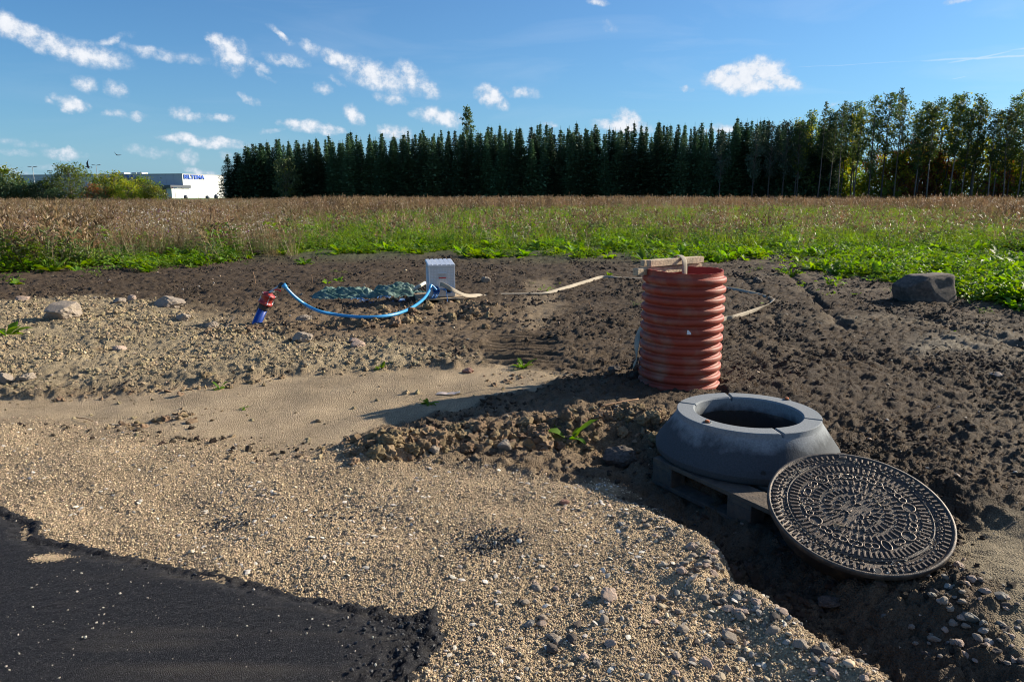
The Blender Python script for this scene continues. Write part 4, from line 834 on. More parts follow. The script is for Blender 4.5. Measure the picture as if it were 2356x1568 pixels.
# ---- thin sticks
M_stick = mat('dead_stem', (.34, .2, .11), .9, .3, 60)
def stick(p, q, r_, label, m=M_stick, group=None):
    p, q = Vector(p), Vector(q); mid = (p+q)/2+Vector((.01, 0, .004)); V, Fc = tube(cr([p, mid, q], 5), [r_*(1-.03*i) for i in range(11)], 6); obj('stick', mesh('stick', V, Fc, m, True), label=label, cat='stick', group=group)
b1 = at(588, 658); stick(b1-Vector((0, 0, .02)), Q(582, 625, b1.y), .006, 'thin reddish stick standing behind the red coupling')
b1 = at(716, 655); stick(b1-Vector((0, 0, .02)), Q(717, 632, b1.y), .006, 'short upright stick left of the green tarpaulin')
a_, b_2 = at(502, 776, .02), at(541, 744, .03); b_2.z += .05; stick(a_, b_2, .011, 'forked grey stick lying left of the blue pipe', M_greyw)
a_, b_2 = at(1362, 722, 0), at(1352, 688, .0); b_2 = Q(1352, 690, a_.y); stick(a_, b_2, .004, 'thin bent stem standing left of the orange pipe')
a_, b_2 = at(1383, 950, .05), at(1468, 936, .06); stick(a_, b_2, .007, 'dry twig on the mound in front of the orange pipe')
a_, b_2 = at(176, 966, .02), at(214, 975, .02); stick(a_, b_2, .004, 'thin dark twig on the sand track at left')
# ---- folded leaflet on the sand
lp = at(1031, 908, .004); M_paper = mat('wet_paper', (.75, .6, .5), .7, .15, 60)
V = []; 
for j in range(3):
    for i in range(9): V.append((-.08+i*.02+.012*(j-1), (j-1)*.021, .004+.006*abs(math.sin(i*.8))+.01*(j == 1)+(.012 if i == 8 else 0)))
Fc = [(j*9+i, j*9+i+1, (j+1)*9+i+1, (j+1)*9+i) for j in range(2) for i in range(8)]
lf = empty('paper_scrap', lp, (0, 0, -.05), label='torn pinkish paper scrap lying on the smooth sand', cat='paper')
o = obj('sheet', mesh('sheet', V, Fc, M_paper), lf); so = o.modifiers.new('t', 'SOLIDIFY'); so.thickness = .0012
o = obj('pale_corner', box_me('pale_corner', .022, .028, .002, M_white, 0), lf, (.079, .002, .018)); o.rotation_euler = (0, -.35, .2)

# ---- stones one can pick out
def stone(u, v, wpx, mt, label, seed, hr=.7, el_=1.2, ang=3, sub=4, cat='stone', rz=0, name='stone', sink=.2, group=None, tilt=0):
    x, y, z = P(u, v); w_ = wpx/F_*math.hypot(y, CAM_H)/el_*1.05
    o = obj(name, rock(seed, sub, mt, hr, .3, .16, el_, ang=ang), None, (x, y, float(hfull(np.array([x]), np.array([y]))[0])+w_*hr*.5*(1-2*sink)), (tilt, 0, rz), label=label, cat=cat, group=group); o.scale = (w_,)*3
    return o
S = [(54, 700, 24, M_stonep, 'round pinkish stone at the far left of the pale clods'), (148, 737, 74, M_stone, 'broad brown boulder on the pale clods, second stone from the left edge'), (390, 712, 60, M_stone, 'large pale boulder leaning at the back of the pale clods'), (425, 740, 42, M_stone, 'angular brown stone just below the large pale boulder'),
 (487, 758, 30, M_stone, 'smooth tan stone below and right of the angular brown stone'), (305, 698, 24, M_stonep, 'small red and grey stone at the upper edge of the pale clods'), (276, 702, 28, M_stone, 'grey brown stone beside the small red and grey stone'), (697, 792, 44, M_stone, 'flat brown stone below the middle of the blue hose'), (824, 806, 32, M_stonep, 'flat pinkish stone right of the flat brown stone'), (815, 792, 24, M_stonep, 'small pale stone directly behind the flat pinkish stone'),
 (275, 811, 30, M_stonep, 'pale pink half buried stone in the middle of the pale clods'), (14, 884, 36, M_stone, 'tan stone at the left picture edge by the sand track'), (66, 880, 34, M_stone, 'knobbly tan stone next to the tan stone at the left edge'), (700, 745, 36, M_stone, 'earthy stone right of the blue pipe foot'), (1162, 1044, 38, M_stone, 'squarish grey brown stone on the front of the mound'),
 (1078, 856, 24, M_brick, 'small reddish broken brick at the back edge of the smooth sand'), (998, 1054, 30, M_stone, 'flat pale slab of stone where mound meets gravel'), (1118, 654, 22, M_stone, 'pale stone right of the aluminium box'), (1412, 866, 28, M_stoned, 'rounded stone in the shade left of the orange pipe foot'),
 (2203, 1310, 26, M_stonep, 'reddish stone just beyond the right edge of the iron cover'), (2290, 878, 26, M_stonep, 'pale stone near the right picture edge behind the cover'), (1742, 655, 24, M_stoned, 'dark stone inside the bend of the canvas hose'), (2228, 1450, 34, M_pebg, 'long grey pebble at lower right of the pit'), (1398, 1380, 46, M_stonep, 'pale flat fossil stone on the gravel in the lower middle'),
 (1680, 1477, 34, M_stone, 'oval olive pebble near the bottom edge by the bank'), (1835, 1492, 30, M_stone, 'rounded tan pebble at the foot of the bank'), (1298, 1155, 24, M_brick, 'dark reddish stone on the open gravel'), (1568, 1322, 24, M_stonep, 'round pale pebble beside the crest of the gravel bank'), (1640, 1290, 22, M_stone, 'brownish pebble on the crest of the gravel bank'),
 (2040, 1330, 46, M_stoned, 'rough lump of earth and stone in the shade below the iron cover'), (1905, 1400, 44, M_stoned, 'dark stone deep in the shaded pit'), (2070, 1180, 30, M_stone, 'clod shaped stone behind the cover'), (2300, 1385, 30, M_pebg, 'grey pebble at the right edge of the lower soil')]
for i, (u, v, wp, mt, lb) in enumerate(S): stone(u, v, wp, mt, lb, 300+i, hr=.62+.2*((i*37) % 10)/10, el_=1.1+.3*((i*53) % 10)/10, rz=i*1.7)
stone(1420, 1083, 80, M_stoned, 'purple grey boulder at the corner between gravel, mound and pit', 350, .72, 1.35, 5, rz=-.35, name='boulder', cat='boulder')
# big boulder at right: a slanted block
bm = bmesh.new(); bmesh.ops.create_icosphere(bm, subdivisions=5, radius=1)
from mathutils import noise as mn
cut = [((-.85, -.1, .62), .66), ((-.15, 0, 1), .62), ((.1, -1, .2), .48), ((.95, -.25, .15), .62), ((-.6, -.8, -.15), .62), ((0, 1, .3), .5), ((.75, .1, .75), .78), ((-.9, .1, -.4), .74)]
for v_ in bm.verts:
    c = v_.co.copy()*1.15
    for (n_, d_) in cut:
        n_ = Vector(n_).normalized(); q = c.dot(n_)
        if q > d_: c -= n_*(q-d_)*.93
    c += c.normalized()*(.04*mn.noise(c*2.2)+.018*mn.noise(c*6)+.008*mn.noise(c*17)); v_.co = c
me = bpy.data.meshes.new('boulder'); bm.to_mesh(me); bm.free(); me.materials.append(M_stoned); me.polygons.foreach_set('use_smooth', [True]*len(me.polygons))
bo = at(2122, 702); o = obj('boulder', me, None, (bo.x+.2, bo.y+.25, bo.z+.17), (0, .1, .25), label='big slanted granite boulder standing at the right edge of the weeds', cat='boulder'); o.scale = (.53, .42, .35)
# loose pebbles one can count on the bank: a group
rr = random.Random(21); pm_ = [rock(400+i, 3, m_, .55+.06*i, .4, .2, 1.1+.08*i, ang=5 if i % 3 else 0) for i, m_ in enumerate((M_stone, M_stonep, M_pebg, M_stone, M_stonep, M_stoned))]
PK = ('tan', 'pinkish', 'grey', 'flat tan', 'angular pinkish', 'dark')
for k in range(120):
    t = rr.random(); u = 1480+t*520+rr.gauss(0, 45); v = 1190+t*400+rr.gauss(0, 26)
    if k > 80: u, v = rr.uniform(1150, 1750), rr.uniform(1340, 1568)
    x, y, z = P(u, v); s_ = rr.uniform(.018, .038)
    if sdp(np.array([x]), np.array([y]), GRAV)[0] < .0: continue
    o = obj('pebble', pm_[k % 6], None, (x, y, float(hfull(np.array([x]), np.array([y]))[0])+s_*.15), (rr.gauss(0, .3), rr.gauss(0, .3), rr.uniform(0, 6)), label=PK[k % 6]+' pebble lying on the gravel bank beside the pit', cat='pebble', group='pebbles along the gravel bank'); o.scale = (s_,)*3
for k in range(60):
    u, v = rr.uniform(2090, 2350), rr.uniform(1330, 1568); x, y, z = P(u, v); s_ = rr.uniform(.012, .03)
    o = obj('pebble', pm_[k % 6], None, (x, y, float(hfull(np.array([x]), np.array([y]))[0])+s_*.15), (rr.gauss(0, .3), rr.gauss(0, .3), rr.uniform(0, 6)), label=PK[k % 6]+' pebble on the dark soil below the iron cover', cat='pebble', group='pebbles right of the pit'); o.scale = (s_,)*3
# big clods of the mound
cm_ = [rock(430+i, 4, M_mclod, .8, .45, .45, 1.1) for i in range(5)]
for k in range(70):
    i = rr.randrange(len(MOUND)-1); t = rr.random(); (x0_, y0_), (x1_, y1_) = MOUND[i], MOUND[i+1]; x, y = x0_+(x1_-x0_)*t+rr.gauss(0, .13), y0_+(y1_-y0_)*t+rr.gauss(0, .1)-.05; s_ = rr.uniform(.045, .1)
    if k > 50: x, y, _ = P(rr.uniform(820, 1130), rr.uniform(715, 760)); s_ = rr.uniform(.06, .14)
    o = obj('soil_clod', cm_[k % 5], None, (x, y, float(hfull(np.array([x]), np.array([y]))[0])+s_*.15), (rr.gauss(0, .4), rr.gauss(0, .4), rr.uniform(0, 6)), label='brown lump of soil on the mound beside the sand track' if k <= 50 else 'brown lump of soil heaped in front of the metal box', cat='clod', group='clods on the mound' if k <= 50 else 'clods by the metal box'); o.scale = (s_,)*3
# ================================================================ vegetation
def leafmat(name, col, trans=.4, inst=.35, var=.25, rough=.55, spec=.4): return mat(name, col, rough, var, 6, inst=inst, trans=trans, spec=spec)
M_leaf = leafmat('broad_leaf', (.13, .235, .022), .5, .3, .3, .55, .3); M_leaf2 = leafmat('yellow_leaf', (.19, .25, .025), .45)
M_grass = leafmat('grass_blade', (.17, .25, .03), .5); M_brown = leafmat('dry_seed_head', (.19, .125, .062), .3, .5); M_tan = leafmat('dry_stem', (.27, .21, .11), .25, .5)
M_sage = leafmat('grey_green_leaf', (.13, .17, .06), .4, .3); M_fluff = mat('seed_fluff', (.65, .6, .52), .9, .1, 9, trans=.4); M_purple = mat('thistle_flower', (.25, .07, .35), .8, .2, 9)
class MB:
    def __init__(s): s.V = []; s.F = []; s.M = []
    def quad(s, p, q, w, m=0, taper=.3):
        p = np.array(p, float); q = np.array(q, float); d = q-p; sd = np.cross(d, [R.rand()-.5, R.rand()-.5, .3]); sd = sd/(np.linalg.norm(sd)+1e-9)*w/2
        b = len(s.V); s.V += [p-sd, p+sd, q+sd*taper, q-sd*taper]; s.F.append((b, b+1, b+2, b+3)); s.M.append(m)
    def leaf(s, p, az, L_, w, lift, m=0, n=3, curl=1.0, wave=.0):
        d = np.array([math.cos(az), math.sin(az), 0]); sd = np.array([-math.sin(az), math.cos(az), 0]); b = len(s.V); p = np.array(p, float)
        prof = [0.25, 1, .8, .05] if n == 3 else [.2, .75, 1, .75, .04]
        for i in range(n+1):
            t = i/n; h = L_*(lift*t-curl*.45*t*t); c = p+d*L_*t*(1-.12*t)+np.array([0, 0, h]); ww = w/2*prof[i]; up = .35*ww
            s.V += [c-sd*ww+np.array([0, 0, up+wave*(R.rand()-.5)]), c, c+sd*ww+np.array([0, 0, up+wave*(R.rand()-.5)])]
        for i in range(n):
            a = b+i*3; s.F += [(a, a+1, a+4, a+3), (a+1, a+2, a+5, a+4)]; s.M += [m, m]
    def tri(s, c, r, m=0):
        a = R.randn(3, 3)*r; b = len(s.V); s.V += [np.array(c)+a[0], np.array(c)+a[1], np.array(c)+a[2]]; s.F.append((b, b+1, b+2)); s.M.append(m)
    def mesh(s, name, mats, smooth=False): return mesh(name, s.V, s.F, None, smooth, mats, s.M)
def broad(n=9, L_=.22, w=.09, m=0, mats=(M_leaf, M_leaf2)):
    b = MB()
    for i in range(n):
        a = i*2.4+R.rand()*.5; l = L_*(.55+.6*R.rand()); b.leaf((0, 0, .01), a, l, w*(.7+.5*R.rand()), .35+.75*R.rand(), 0 if R.rand() < .88 else 1, 4, .7+.6*R.rand(), .02)
    return b.mesh('leaf_rosette', mats, True)
def tuft(n=26, h=.28, m=(M_grass, M_leaf2)):
    b = MB()
    for i in range(n):
        p = R.randn(3)*.05; p[2] = 0; q = p+np.array([R.randn()*.1, R.randn()*.1, h*(.5+.7*R.rand())]); b.quad(p, q, .011, 0 if R.rand() < .85 else 1, .1)
    return b.mesh('grass_tuft', m)
def small(n=30, h=.16):
    b = MB()
    for i in range(n):
        p = np.array([R.randn()*.09, R.randn()*.09, .02+h*R.rand()]); b.leaf(p, R.rand()*6.28, .05+.05*R.rand(), .035, .4*R.rand(), 0 if R.rand() < .85 else 1, 3)
    return b.mesh('herb', (M_leaf, M_leaf2))
def dock(h=1.25):                       # tall brown dry stalks
    b = MB()
    for k in range(5):
        bx, by = R.randn(2)*.07; tx, ty = R.randn(2)*.08; hh = h*(.7+.35*R.rand()); b.quad((bx, by, 0), (bx+tx, by+ty, hh), .011, 1, .5)
        for j in range(15):
            t = .42+.58*j/15; c = np.array([bx+tx*t, by+ty*t, hh*t]); r_ = .05*(1.15-t)+.018
            a = R.rand()*6.28; b.quad(c, c+np.array([math.cos(a)*r_*1.6, math.sin(a)*r_*1.6, .04+.05*R.rand()]), .03, 0, .4)
    return b.mesh('tall_dry_weed', (M_brown, M_tan))
def mug(h=1.15):
    b = MB()
    for k in range(6):
        bx, by = R.randn(2)*.09; tx, ty = R.randn(2)*.1; hh = h*(.6+.4*R.rand()); b.quad((bx, by, 0), (bx+tx, by+ty, hh), .009, 2, .5)
        for j in range(16):
            t = .2+.8*R.rand(); c = np.array([bx+tx*t, by+ty*t, hh*t]); a = R.rand()*6.28; r_ = .1*(1.2-t)+.02
            b.quad(c, c+np.array([math.cos(a)*r_, math.sin(a)*r_, .05*R.rand()+.02]), .022, 0 if t < .65 else 1, .3)
    return b.mesh('bushy_weed', (M_sage, M_brown, M_tan))
def thistle(h=1.1):
    b = MB()
    for k in range(4):
        bx, by = R.randn(2)*.08; tx, ty = R.randn(2)*.12; hh = h*(.6+.4*R.rand()); b.quad((bx, by, 0), (bx+tx, by+ty, hh), .01, 1, .6)
        for j in range(9):
            t = .15+.8*R.rand(); c = np.array([bx+tx*t, by+ty*t, hh*t]); b.leaf(c, R.rand()*6.28, .12*(1.2-t), .03, .2, 0, 3)
        for j in range(4): b.tri((bx+tx+R.randn()*.04, by+ty+R.randn()*.04, hh-.08*R.rand()), .016, 2 if R.rand() < .75 else 3)
    return b.mesh('thistle', (M_sage, M_tan, M_fluff, M_purple))
def wisp(h=.8):
    b = MB()
    for k in range(22):
        p = R.randn(3)*.06; p[2] = 0; hh = h*(.5+.5*R.rand()); q = p+np.array([R.randn()*.16, R.randn()*.16, hh]); b.quad(p, q, .008, 0, .4)
        for j in range(2): c = q*(.9+.1*R.rand()); b.quad(c, c+R.randn(3)*.02+np.array([0, 0, .03]), .014, 1, .4)
    return b.mesh('dry_grass', (M_tan, M_brown))
def put(name, x, y, s, idx, protos, label, tilt=.12, cat=None, zoff=0):
    n = len(x); scatter(name, np.stack([x, y, hmac(x, y)+zoff], 1), rndrot(n, tilt), s, idx, protos, label=label)
# green band: edge wanders
def band(x, y): return y+1.6*pn(x*.22, 3.3, 400)+.8*pn(x*.8, y*.3, 401)
def leftz(x, y): return sst(-.22, -.34, x/y+.05*pn(y*.3, 1.1, 402))      # left wedge, where tall weeds come close
def rightz(x, y): return sst(.55, .66, x/y)
bro = [broad(9, .2, .09), broad(11, .27, .11), broad(7, .16, .07), small(), small(36, .22)]; gr_ = [tuft(), tuft(22, .3), small(28, .25), broad(8, .2, .07), mug(.6), wisp(.5), small(34, .35)]
x, y = fan(150000, 8.5, 66, .95, 2)
bb = band(x, y); lz = leftz(x, y); st = np.interp(x/y, (-.7, -.45, -.36, -.1, 0, .08, .35, .45, .55, .7, .9), (12.9, 15.6, 18, 18.3, 17.2, 16.3, 16.0, 13.8, 12.2, 9.9, 9.5))
pr = sst(st-1.1, st+1.3, bb)*(.08+.92*sst(-.25, .3, pn(x*.55, y*.35, 403)+.4*pn(x*1.9, y*1.3, 404)))*(.25+.75*sst(32, 22, bb))*sst(60, 45, bb)*(1-.5*lz)
k = R.rand(len(x)) < pr*.62; xa, ya = x[k], y[k]; n = len(xa)
put('broadleaf_weeds', xa, ya, .65+.75*R.rand(n), R.randint(0, 5, n), bro, 'low green broadleaf weeds spreading in a band across the field', .2)
k = R.rand(len(x)) < sst(18.5, 23, bb)*sst(66, 52, bb)*.5*(1-.5*lz)*(.35+.65*sst(-.3, .2, pn(x*.2, y*.2, 405))); xa, ya = x[k], y[k]; n = len(xa)
put('field_grass', xa, ya, (.7+.8*R.rand(n))*(.8+.012*ya), R.choice(7, n, p=(.24, .14, .25, .15, .05, .02, .15)), gr_, 'rough green grass and herbs behind the broadleaf weeds', .2)
# seedlings on the dark soil
x, y = fan(5200, 7.5, 17, .95, 1); pr = .55*sst(.1, .55, pn(x*.8, y*.8, 406)+.3*pn(x*2.2, y*2.2, 407))*(.25+.75*sst(1.5, 4, x))*sst(9, 12, y+.35*x)
k = R.rand(len(x)) < pr; xa, ya = x[k], y[k]; n = len(xa); put('weed_seedlings', xa, ya, .22+.35*R.rand(n), R.randint(0, 5, n), bro, 'scattered weed seedlings sprouting on the dark soil', .2)
# tall dry weeds
tall = [dock(), dock(1.35), dock(1.15), mug(), mug(1.0), thistle(), wisp(), wisp(.9)]
x, y = fan(150000, 15, 150, .95, 3); bb = y+3*pn(x*.1, 2.2, 410)+1.2*pn(x*.5, y*.2, 411); lz = leftz(x, y); rz_ = rightz(x, y)
start = np.interp(x/y, (-.75, -.5, -.42, -.33, -.2, -.05, .4, .6, .75), (16.5, 18, 22, 30, 42, 54, 58, 44, 32)); pr = sst(start-4, start+7, bb)*(.3+.7*sst(-.35, .3, pn(x*.15, y*.15, 412)))*np.clip(30/y, .0, 1)**.15
k = (R.rand(len(x)) < pr*.5) & (x/y > -.9) & ~((x < -50) & (y > 100)); xa, ya = x[k], y[k]; n = len(xa)
lzk = lz[k]; isb = R.rand(n) < (.74-.5*lzk)+.4*pn(xa*.15, ya*.1, 414); idx = np.where(isb, R.randint(0, 3, n), R.randint(3, 8, n))
put('tall_dry_weeds', xa, ya, (.55+.62*R.rand(n)**.8)*(1.04-.12*lzk)*(.95+.2*pn(xa*.12, ya*.12, 413)), idx, tall, 'belt of tall brown dry dock and mugwort weeds', .06)
# sparse taller weeds inside the green band
x, y = fan(22000, 17, 40, .95, 2); k = R.rand(len(x)) < (.08+.5*leftz(x, y))*sst(15, 45, y+20*leftz(x, y))*sst(-.4, .3, pn(x*.3, y*.3, 420)+.1); xa, ya = x[k], y[k]; n = len(xa)
put('scattered_weeds', xa, ya, .45+.4*R.rand(n), R.randint(3, 8, n), tall, 'scattered thin weed stalks standing in the green band', .1)
x, y = fan(16000, 11.5, 22, .95, 1); tt_ = x/y; k = R.rand(len(x)) < .5*sst(-.2, -.4, tt_)*sst(.0, .45, pn(x*.45, y*.45, 430)+.12+.35*pn(x*1.6, y*1.6, 431))*sst(0, 1.2, band(x, y)-np.interp(tt_, (-.9, -.7, -.45, -.3), (12.2, 13, 15.8, 18)))*sst(6, 1, band(x, y)-np.interp(tt_, (-.9, -.7, -.45, -.3), (13, 13, 15.8, 18)))
xa, ya = x[k], y[k]; n = len(xa); put('leafy_weeds', xa, ya, .7+1.3*R.rand(n)**1.5, R.randint(0, 3, n), [small(60, .3), small(40, .42), mug(.7)], 'bushy leafy weeds in mounds along the left field edge', .2, zoff=0)
# single plants one can point to
def plant(u, v, s_, label, n=10, L_=.22, w=.085, seed=0, hgt=0, group=None, spr=0):
    r = empty('weed_plant', at(u, v), (0, 0, seed), label=label, cat='weed plant', group=group)
    for i in range(n):
        b = MB(); a = i*2.4+R.rand(); b.leaf((R.randn()*spr, R.randn()*spr, hgt*R.rand()), a, L_*s_*(.6+.6*R.rand()), w*s_*(.7+.5*R.rand()), .3+.9*R.rand(), 0, 4, .6+.7*R.rand(), .02*s_)
        obj('leaf', b.mesh('leaf', (M_leaf,), True), r)
    return r
plant(1312, 1030, .95, 'jagged green weed growing on the front of the soil mound', 13, .17, .06, 1, .04)
plant(986, 930, .6, 'small flat weed on the sand below the paper scrap', 10, .15, .045, 2); plant(1205, 848, .8, 'bright green weed at the back corner of the smooth sand', 11, .15, .05, 3)
plant(18, 775, 1.0, 'broad leaved weed at the left picture edge among pale clods', 10, .22, .09, 4); plant(877, 850, .6, 'small weed at the edge of pale clods and smooth sand', 8, .14, .045, 5)
plant(700, 611, 1.5, 'isolated low green weed on dark soil left of the box', 14, .17, .07, 6); plant(505, 895, .6, 'tiny weed in the shade at the front of the pale clods', 7, .12, .04, 7)
plant(652, 752, .8, 'yellowing weed beside the blue water pipe', 6, .14, .05, 8); plant(1820, 640, 1.6, 'green weed at the head of the rut behind the pipe', 40, .09, .04, 9, .2, spr=.1); plant(1915, 660, 1.2, 'green weed clump between rut and big boulder', 36, .09, .04, 10, .15, spr=.12)
plant(2325, 700, 2.0, 'dark leafy weed right of the big boulder', 80, .07, .036, 11, .45, spr=.16); plant(560, 940, .35, 'tiny withered sprig on the sand track', 6, .15, .04, 12)
plant(125, 600, 2.4, 'big leafy weed mound at left before the tall weeds', 90, .07, .036, 13, .5, spr=.22); plant(330, 590, 2.4, 'second leafy weed mound right of the big one at left', 90, .07, .036, 14, .5, spr=.22); plant(60, 625, 1.8, 'low leafy weed in front of the left weed mound', 70, .07, .036, 15, .2, spr=.25)
# dark earth heaps in the green band
for u, v, wp, lb in ((786, 540, 60, 'dark earth heap in the green weeds left of centre'), (1716, 531, 46, 'dark earth heap in the green weeds behind the pipe'), (600, 588, 50, 'dark clod heap at the near edge of the weeds')):
    stone(u, v, wp, M_dclod, lb, 500+u, .45, 1.5, 0, 4, 'earth heap', name='earth_heap', sink=.35)

# ================================================================ trees
M_bark = mat('bark', (.15, .12, .095), .9, .25, 8, inst=.2); M_barkg = mat('grey_bark', (.27, .25, .22), .9, .2, 8, inst=.15); M_darkbark = mat('dark_bark', (.06, .05, .04), .9, .2, 8, inst=.2)
M_needle = leafmat('spruce_needles', (.06, .115, .052), .15, .5, .3, .7, .2); M_pinen = leafmat('pine_needles', (.06, .09, .055), .12, .25, .3, .7, .2)
M_larch = leafmat('larch_needles', (.07, .1, .035), .3, .25, .3, .7, .2)
M_birch = leafmat('tree_leaves', (.06, .1, .022), .4, .3, .35); M_yel = leafmat('yellow_green_leaves', (.26, .26, .03), .6, .3, .3); M_or = leafmat('orange_leaves', (.2, .085, .03), .45, .3, .3); M_bright = leafmat('bright_green_leaves', (.13, .2, .025), .6, .3, .3)
M_bush = leafmat('bush_leaves', (.07, .1, .03), .35, .3, .35)
def trunk_me(h, r_, m, bend=0, name='trunk'):
    pts = [(bend*math.sin(t*2.2), bend*.6*math.sin(t*3.1+1), h*t) for t in (0, .2, .4, .6, .8, 1)]; V, Fc = tube(pts, [r_*(1-.85*t) for t in (0, .2, .4, .6, .8, 1)], 7); return mesh(name, V, Fc, m, True)
def spruce(h, full, wdt=.2):
    b = MB(); z = h*(.03 if full else .13)
    while z < h*.99:
        t = z/h; L_ = (h-z)*wdt*(.95 if t > .75 else 1.05)+.1; L_ = min(L_, h*.145)*(1 if full or t > .4 else .72+.7*(t-.0)); nb = 9 if t < .9 else 6; ph = R.rand()*6.28
        for k in range(nb):
            a = ph+k*6.283/nb+R.randn()*.15; l = L_*(.72+.45*R.rand()); d = np.array([math.cos(a), math.sin(a), 0]); sd = np.array([-d[1], d[0], 0]); sp_ = []; ns = 5
            rise = .45*max(0, t-.75)*4+.0
            for i in range(ns+1):
                s_ = i/ns; sp_.append(np.array([0, 0, z])+d*l*s_+np.array([0, 0, l*(rise*s_-.38*s_+.26*s_*s_+.0)]))
            for i in range(ns):
                w_ = .42*l*(1-i/ns*.7)+.05; c0, c1 = sp_[i], sp_[i+1]
                for sg in (-1, 1):
                    bI = len(b.V); tipv = (c0+c1)/2+sd*sg*w_+d*.35*w_+np.array([0, 0, -.3*w_-.08*R.rand()]); b.V += [c0, c1, tipv]; b.F.append((bI, bI+1, bI+2)); b.M.append(0)
                bI = len(b.V); b.V += [c0, c1, (c0+c1)/2+np.array([0, 0, -.16*l*(1-i/ns)-.08])]; b.F.append((bI, bI+1, bI+2)); b.M.append(0)
            for i in range(5): q = sp_[1+i%5]+np.array([0, 0, -.12*R.rand()]); b.tri(q+R.randn(3)*(.04+.1*(1-t)), .1+.1*(1-t), 0)
        z += .26+.2*R.rand()*(1-t*.5)
    b.quad((0, 0, h*.94), (0, 0, h+.5), .12, 0, .15)
    return b.mesh('crown', (M_needle,))
def dead(h, z1, m=M_bark):
    b = MB()
    for k in range(46): z = .06*h+R.rand()*z1*h; a = R.rand()*6.28; l = .5+1.1*R.rand(); b.quad((0, 0, z), (math.cos(a)*l, math.sin(a)*l, z-.1-.2*R.rand()), .03, 0, .3)
    return b.mesh('dead_branches', (m,))
def tree(name, parts, loc, **k):
    r = empty(name, loc, (0, 0, 0), **k)
    for nm, me_ in parts: obj(nm, me_, r)
    return r
def gz(x, y): return float(hmac(np.array([x]), np.array([y]))[0])-.05
random.seed(12)
HS = 13.0
sp_f = [[('trunk', trunk_me(HS*.97, .17, M_bark)), ('crown', spruce(HS, True, .22))] for _ in range(3)]
sp_t = [[('trunk', trunk_me(HS*.97, .13, M_barkg)), ('crown', spruce(HS*(.94+.03*(i % 4)), False, .15+.012*i)), ('dead_branches', dead(HS, .3))] for i in range(6)]
L0, L1 = np.array([-61.5, 160.]), np.array([57., 127.]); LD = (L1-L0)/np.linalg.norm(L1-L0); LN = np.array([-LD[1], LD[0]]); LL = np.linalg.norm(L1-L0)
first = {}
def place(key, parts, name, loc, rz, s_, **k):
    if key not in first: r = tree(name, parts, loc, **k); first[key] = r
    else:
        r = copy_tree(first[key])
        for a in ('label', 'category', 'group'):
            if a in r: del r[a]
        tag(r, **k)
    r.location = loc; r.rotation_euler = (random.gauss(0, .02), random.gauss(0, .02), rz); r.scale = s_
for row in range(5):
    n_ = 54 if row == 0 else 50
    for i in range(n_):
        t = (i+random.uniform(-.3, .3)+.5*(row % 2))/n_*LL; p = L0+LD*t+LN*(row*2.3+random.uniform(-.6, .6)); edge = i < 3
        ht = (.89+.11*min(1, t/55)+random.uniform(-.05, .05)+(.03*row if row else 0)) + (.06 if t > LL*.85 else 0)
        if edge: ht *= (.86, .93, .97)[i]
        j = random.randrange(3) if edge or (row == 0 and t < 26) or (row == 0 and random.random() < .25) else None
        w_ = random.uniform(.95, 1.6)
        if row == 0 and i == 0: k = dict(label='outermost spruce at the left end of the dark tree row, branches down to the ground', cat='tree', group='spruces of the plantation edge')
        else: k = dict(label=('dark spruce in the front row of the plantation beyond the field' if row == 0 else 'spruce standing behind the front row of the dark plantation'), cat='tree', group='spruces of the plantation')
        if j is not None: place(('f', j), sp_f[j], 'spruce_tree', (p[0], p[1], gz(*p)), random.uniform(0, 6.28), (w_, w_, ht), **k)
        else: j = random.randrange(6); place(('t', j), sp_t[j], 'spruce_tree', (p[0], p[1], gz(*p)), random.uniform(0, 6.28), (w_, w_, ht), **k)
# leafy trees
def blobtree(h, z0, rad, ncl, lpc, ls, mats, cone_=.0, mw=(1,), spread=.9, shape='oval', up=.5):
    b = MB(); br = MB(); V, Fc = [], []
    for c in range(ncl):
        t = (c+R.rand())/ncl; z = h*(z0+(1-z0)*t)
        if shape == 'oval': rr_ = rad*math.sqrt(max(.05, 1-(2*t-1)**2*.85))
        elif shape == 'fast': rr_ = rad*(1-t)**.6*(.5+min(1, t*3)*.5)+.15
        elif shape == 'top': rr_ = rad*(.55+.45*math.sin(math.pi*min(1, t*1.05)))*(1 if t > .15 else .6)
        a = R.rand()*6.283; q = rr_*math.sqrt(R.rand())*.95+.05; c0 = np.array([math.cos(a)*q, math.sin(a)*q, z])
        tube([(0, 0, max(z-q*up*1.4-.2, h*.08)), (c0[0]*.5, c0[1]*.5, z-q*up*.5), tuple(c0)], [.035, .025, .01], 3, False, V, Fc)
        m = int(R.choice(len(mats), p=mw)); sc_ = spread*(.6+.7*R.rand())
        for l in range(lpc):
            p = c0+R.randn(3)*np.array([sc_, sc_, sc_*.75])*.5; b.tri(p, ls*(.6+.6*R.rand()), m if R.rand() < .85 else int(R.choice(len(mats), p=mw)))
    return b.mesh('crown', mats), mesh('limbs', V, Fc, M_bark, False)
def leafy(h, r_, bark, **kw):
    cr_, lb_ = blobtree(h, **kw); return [('trunk', trunk_me(h*.93, r_, bark, random.uniform(-.35, .35))), ('limbs', lb_), ('crown', cr_)]
tl_ = [leafy(16.5, .15, M_darkbark if i % 2 else M_bark, z0=.3+.08*(i % 3), rad=1.45+.2*(i % 2), ncl=60, lpc=40, ls=.135, mats=(M_birch, M_yel), mw=(.88, .12), spread=.75, shape='top') for i in range(6)]
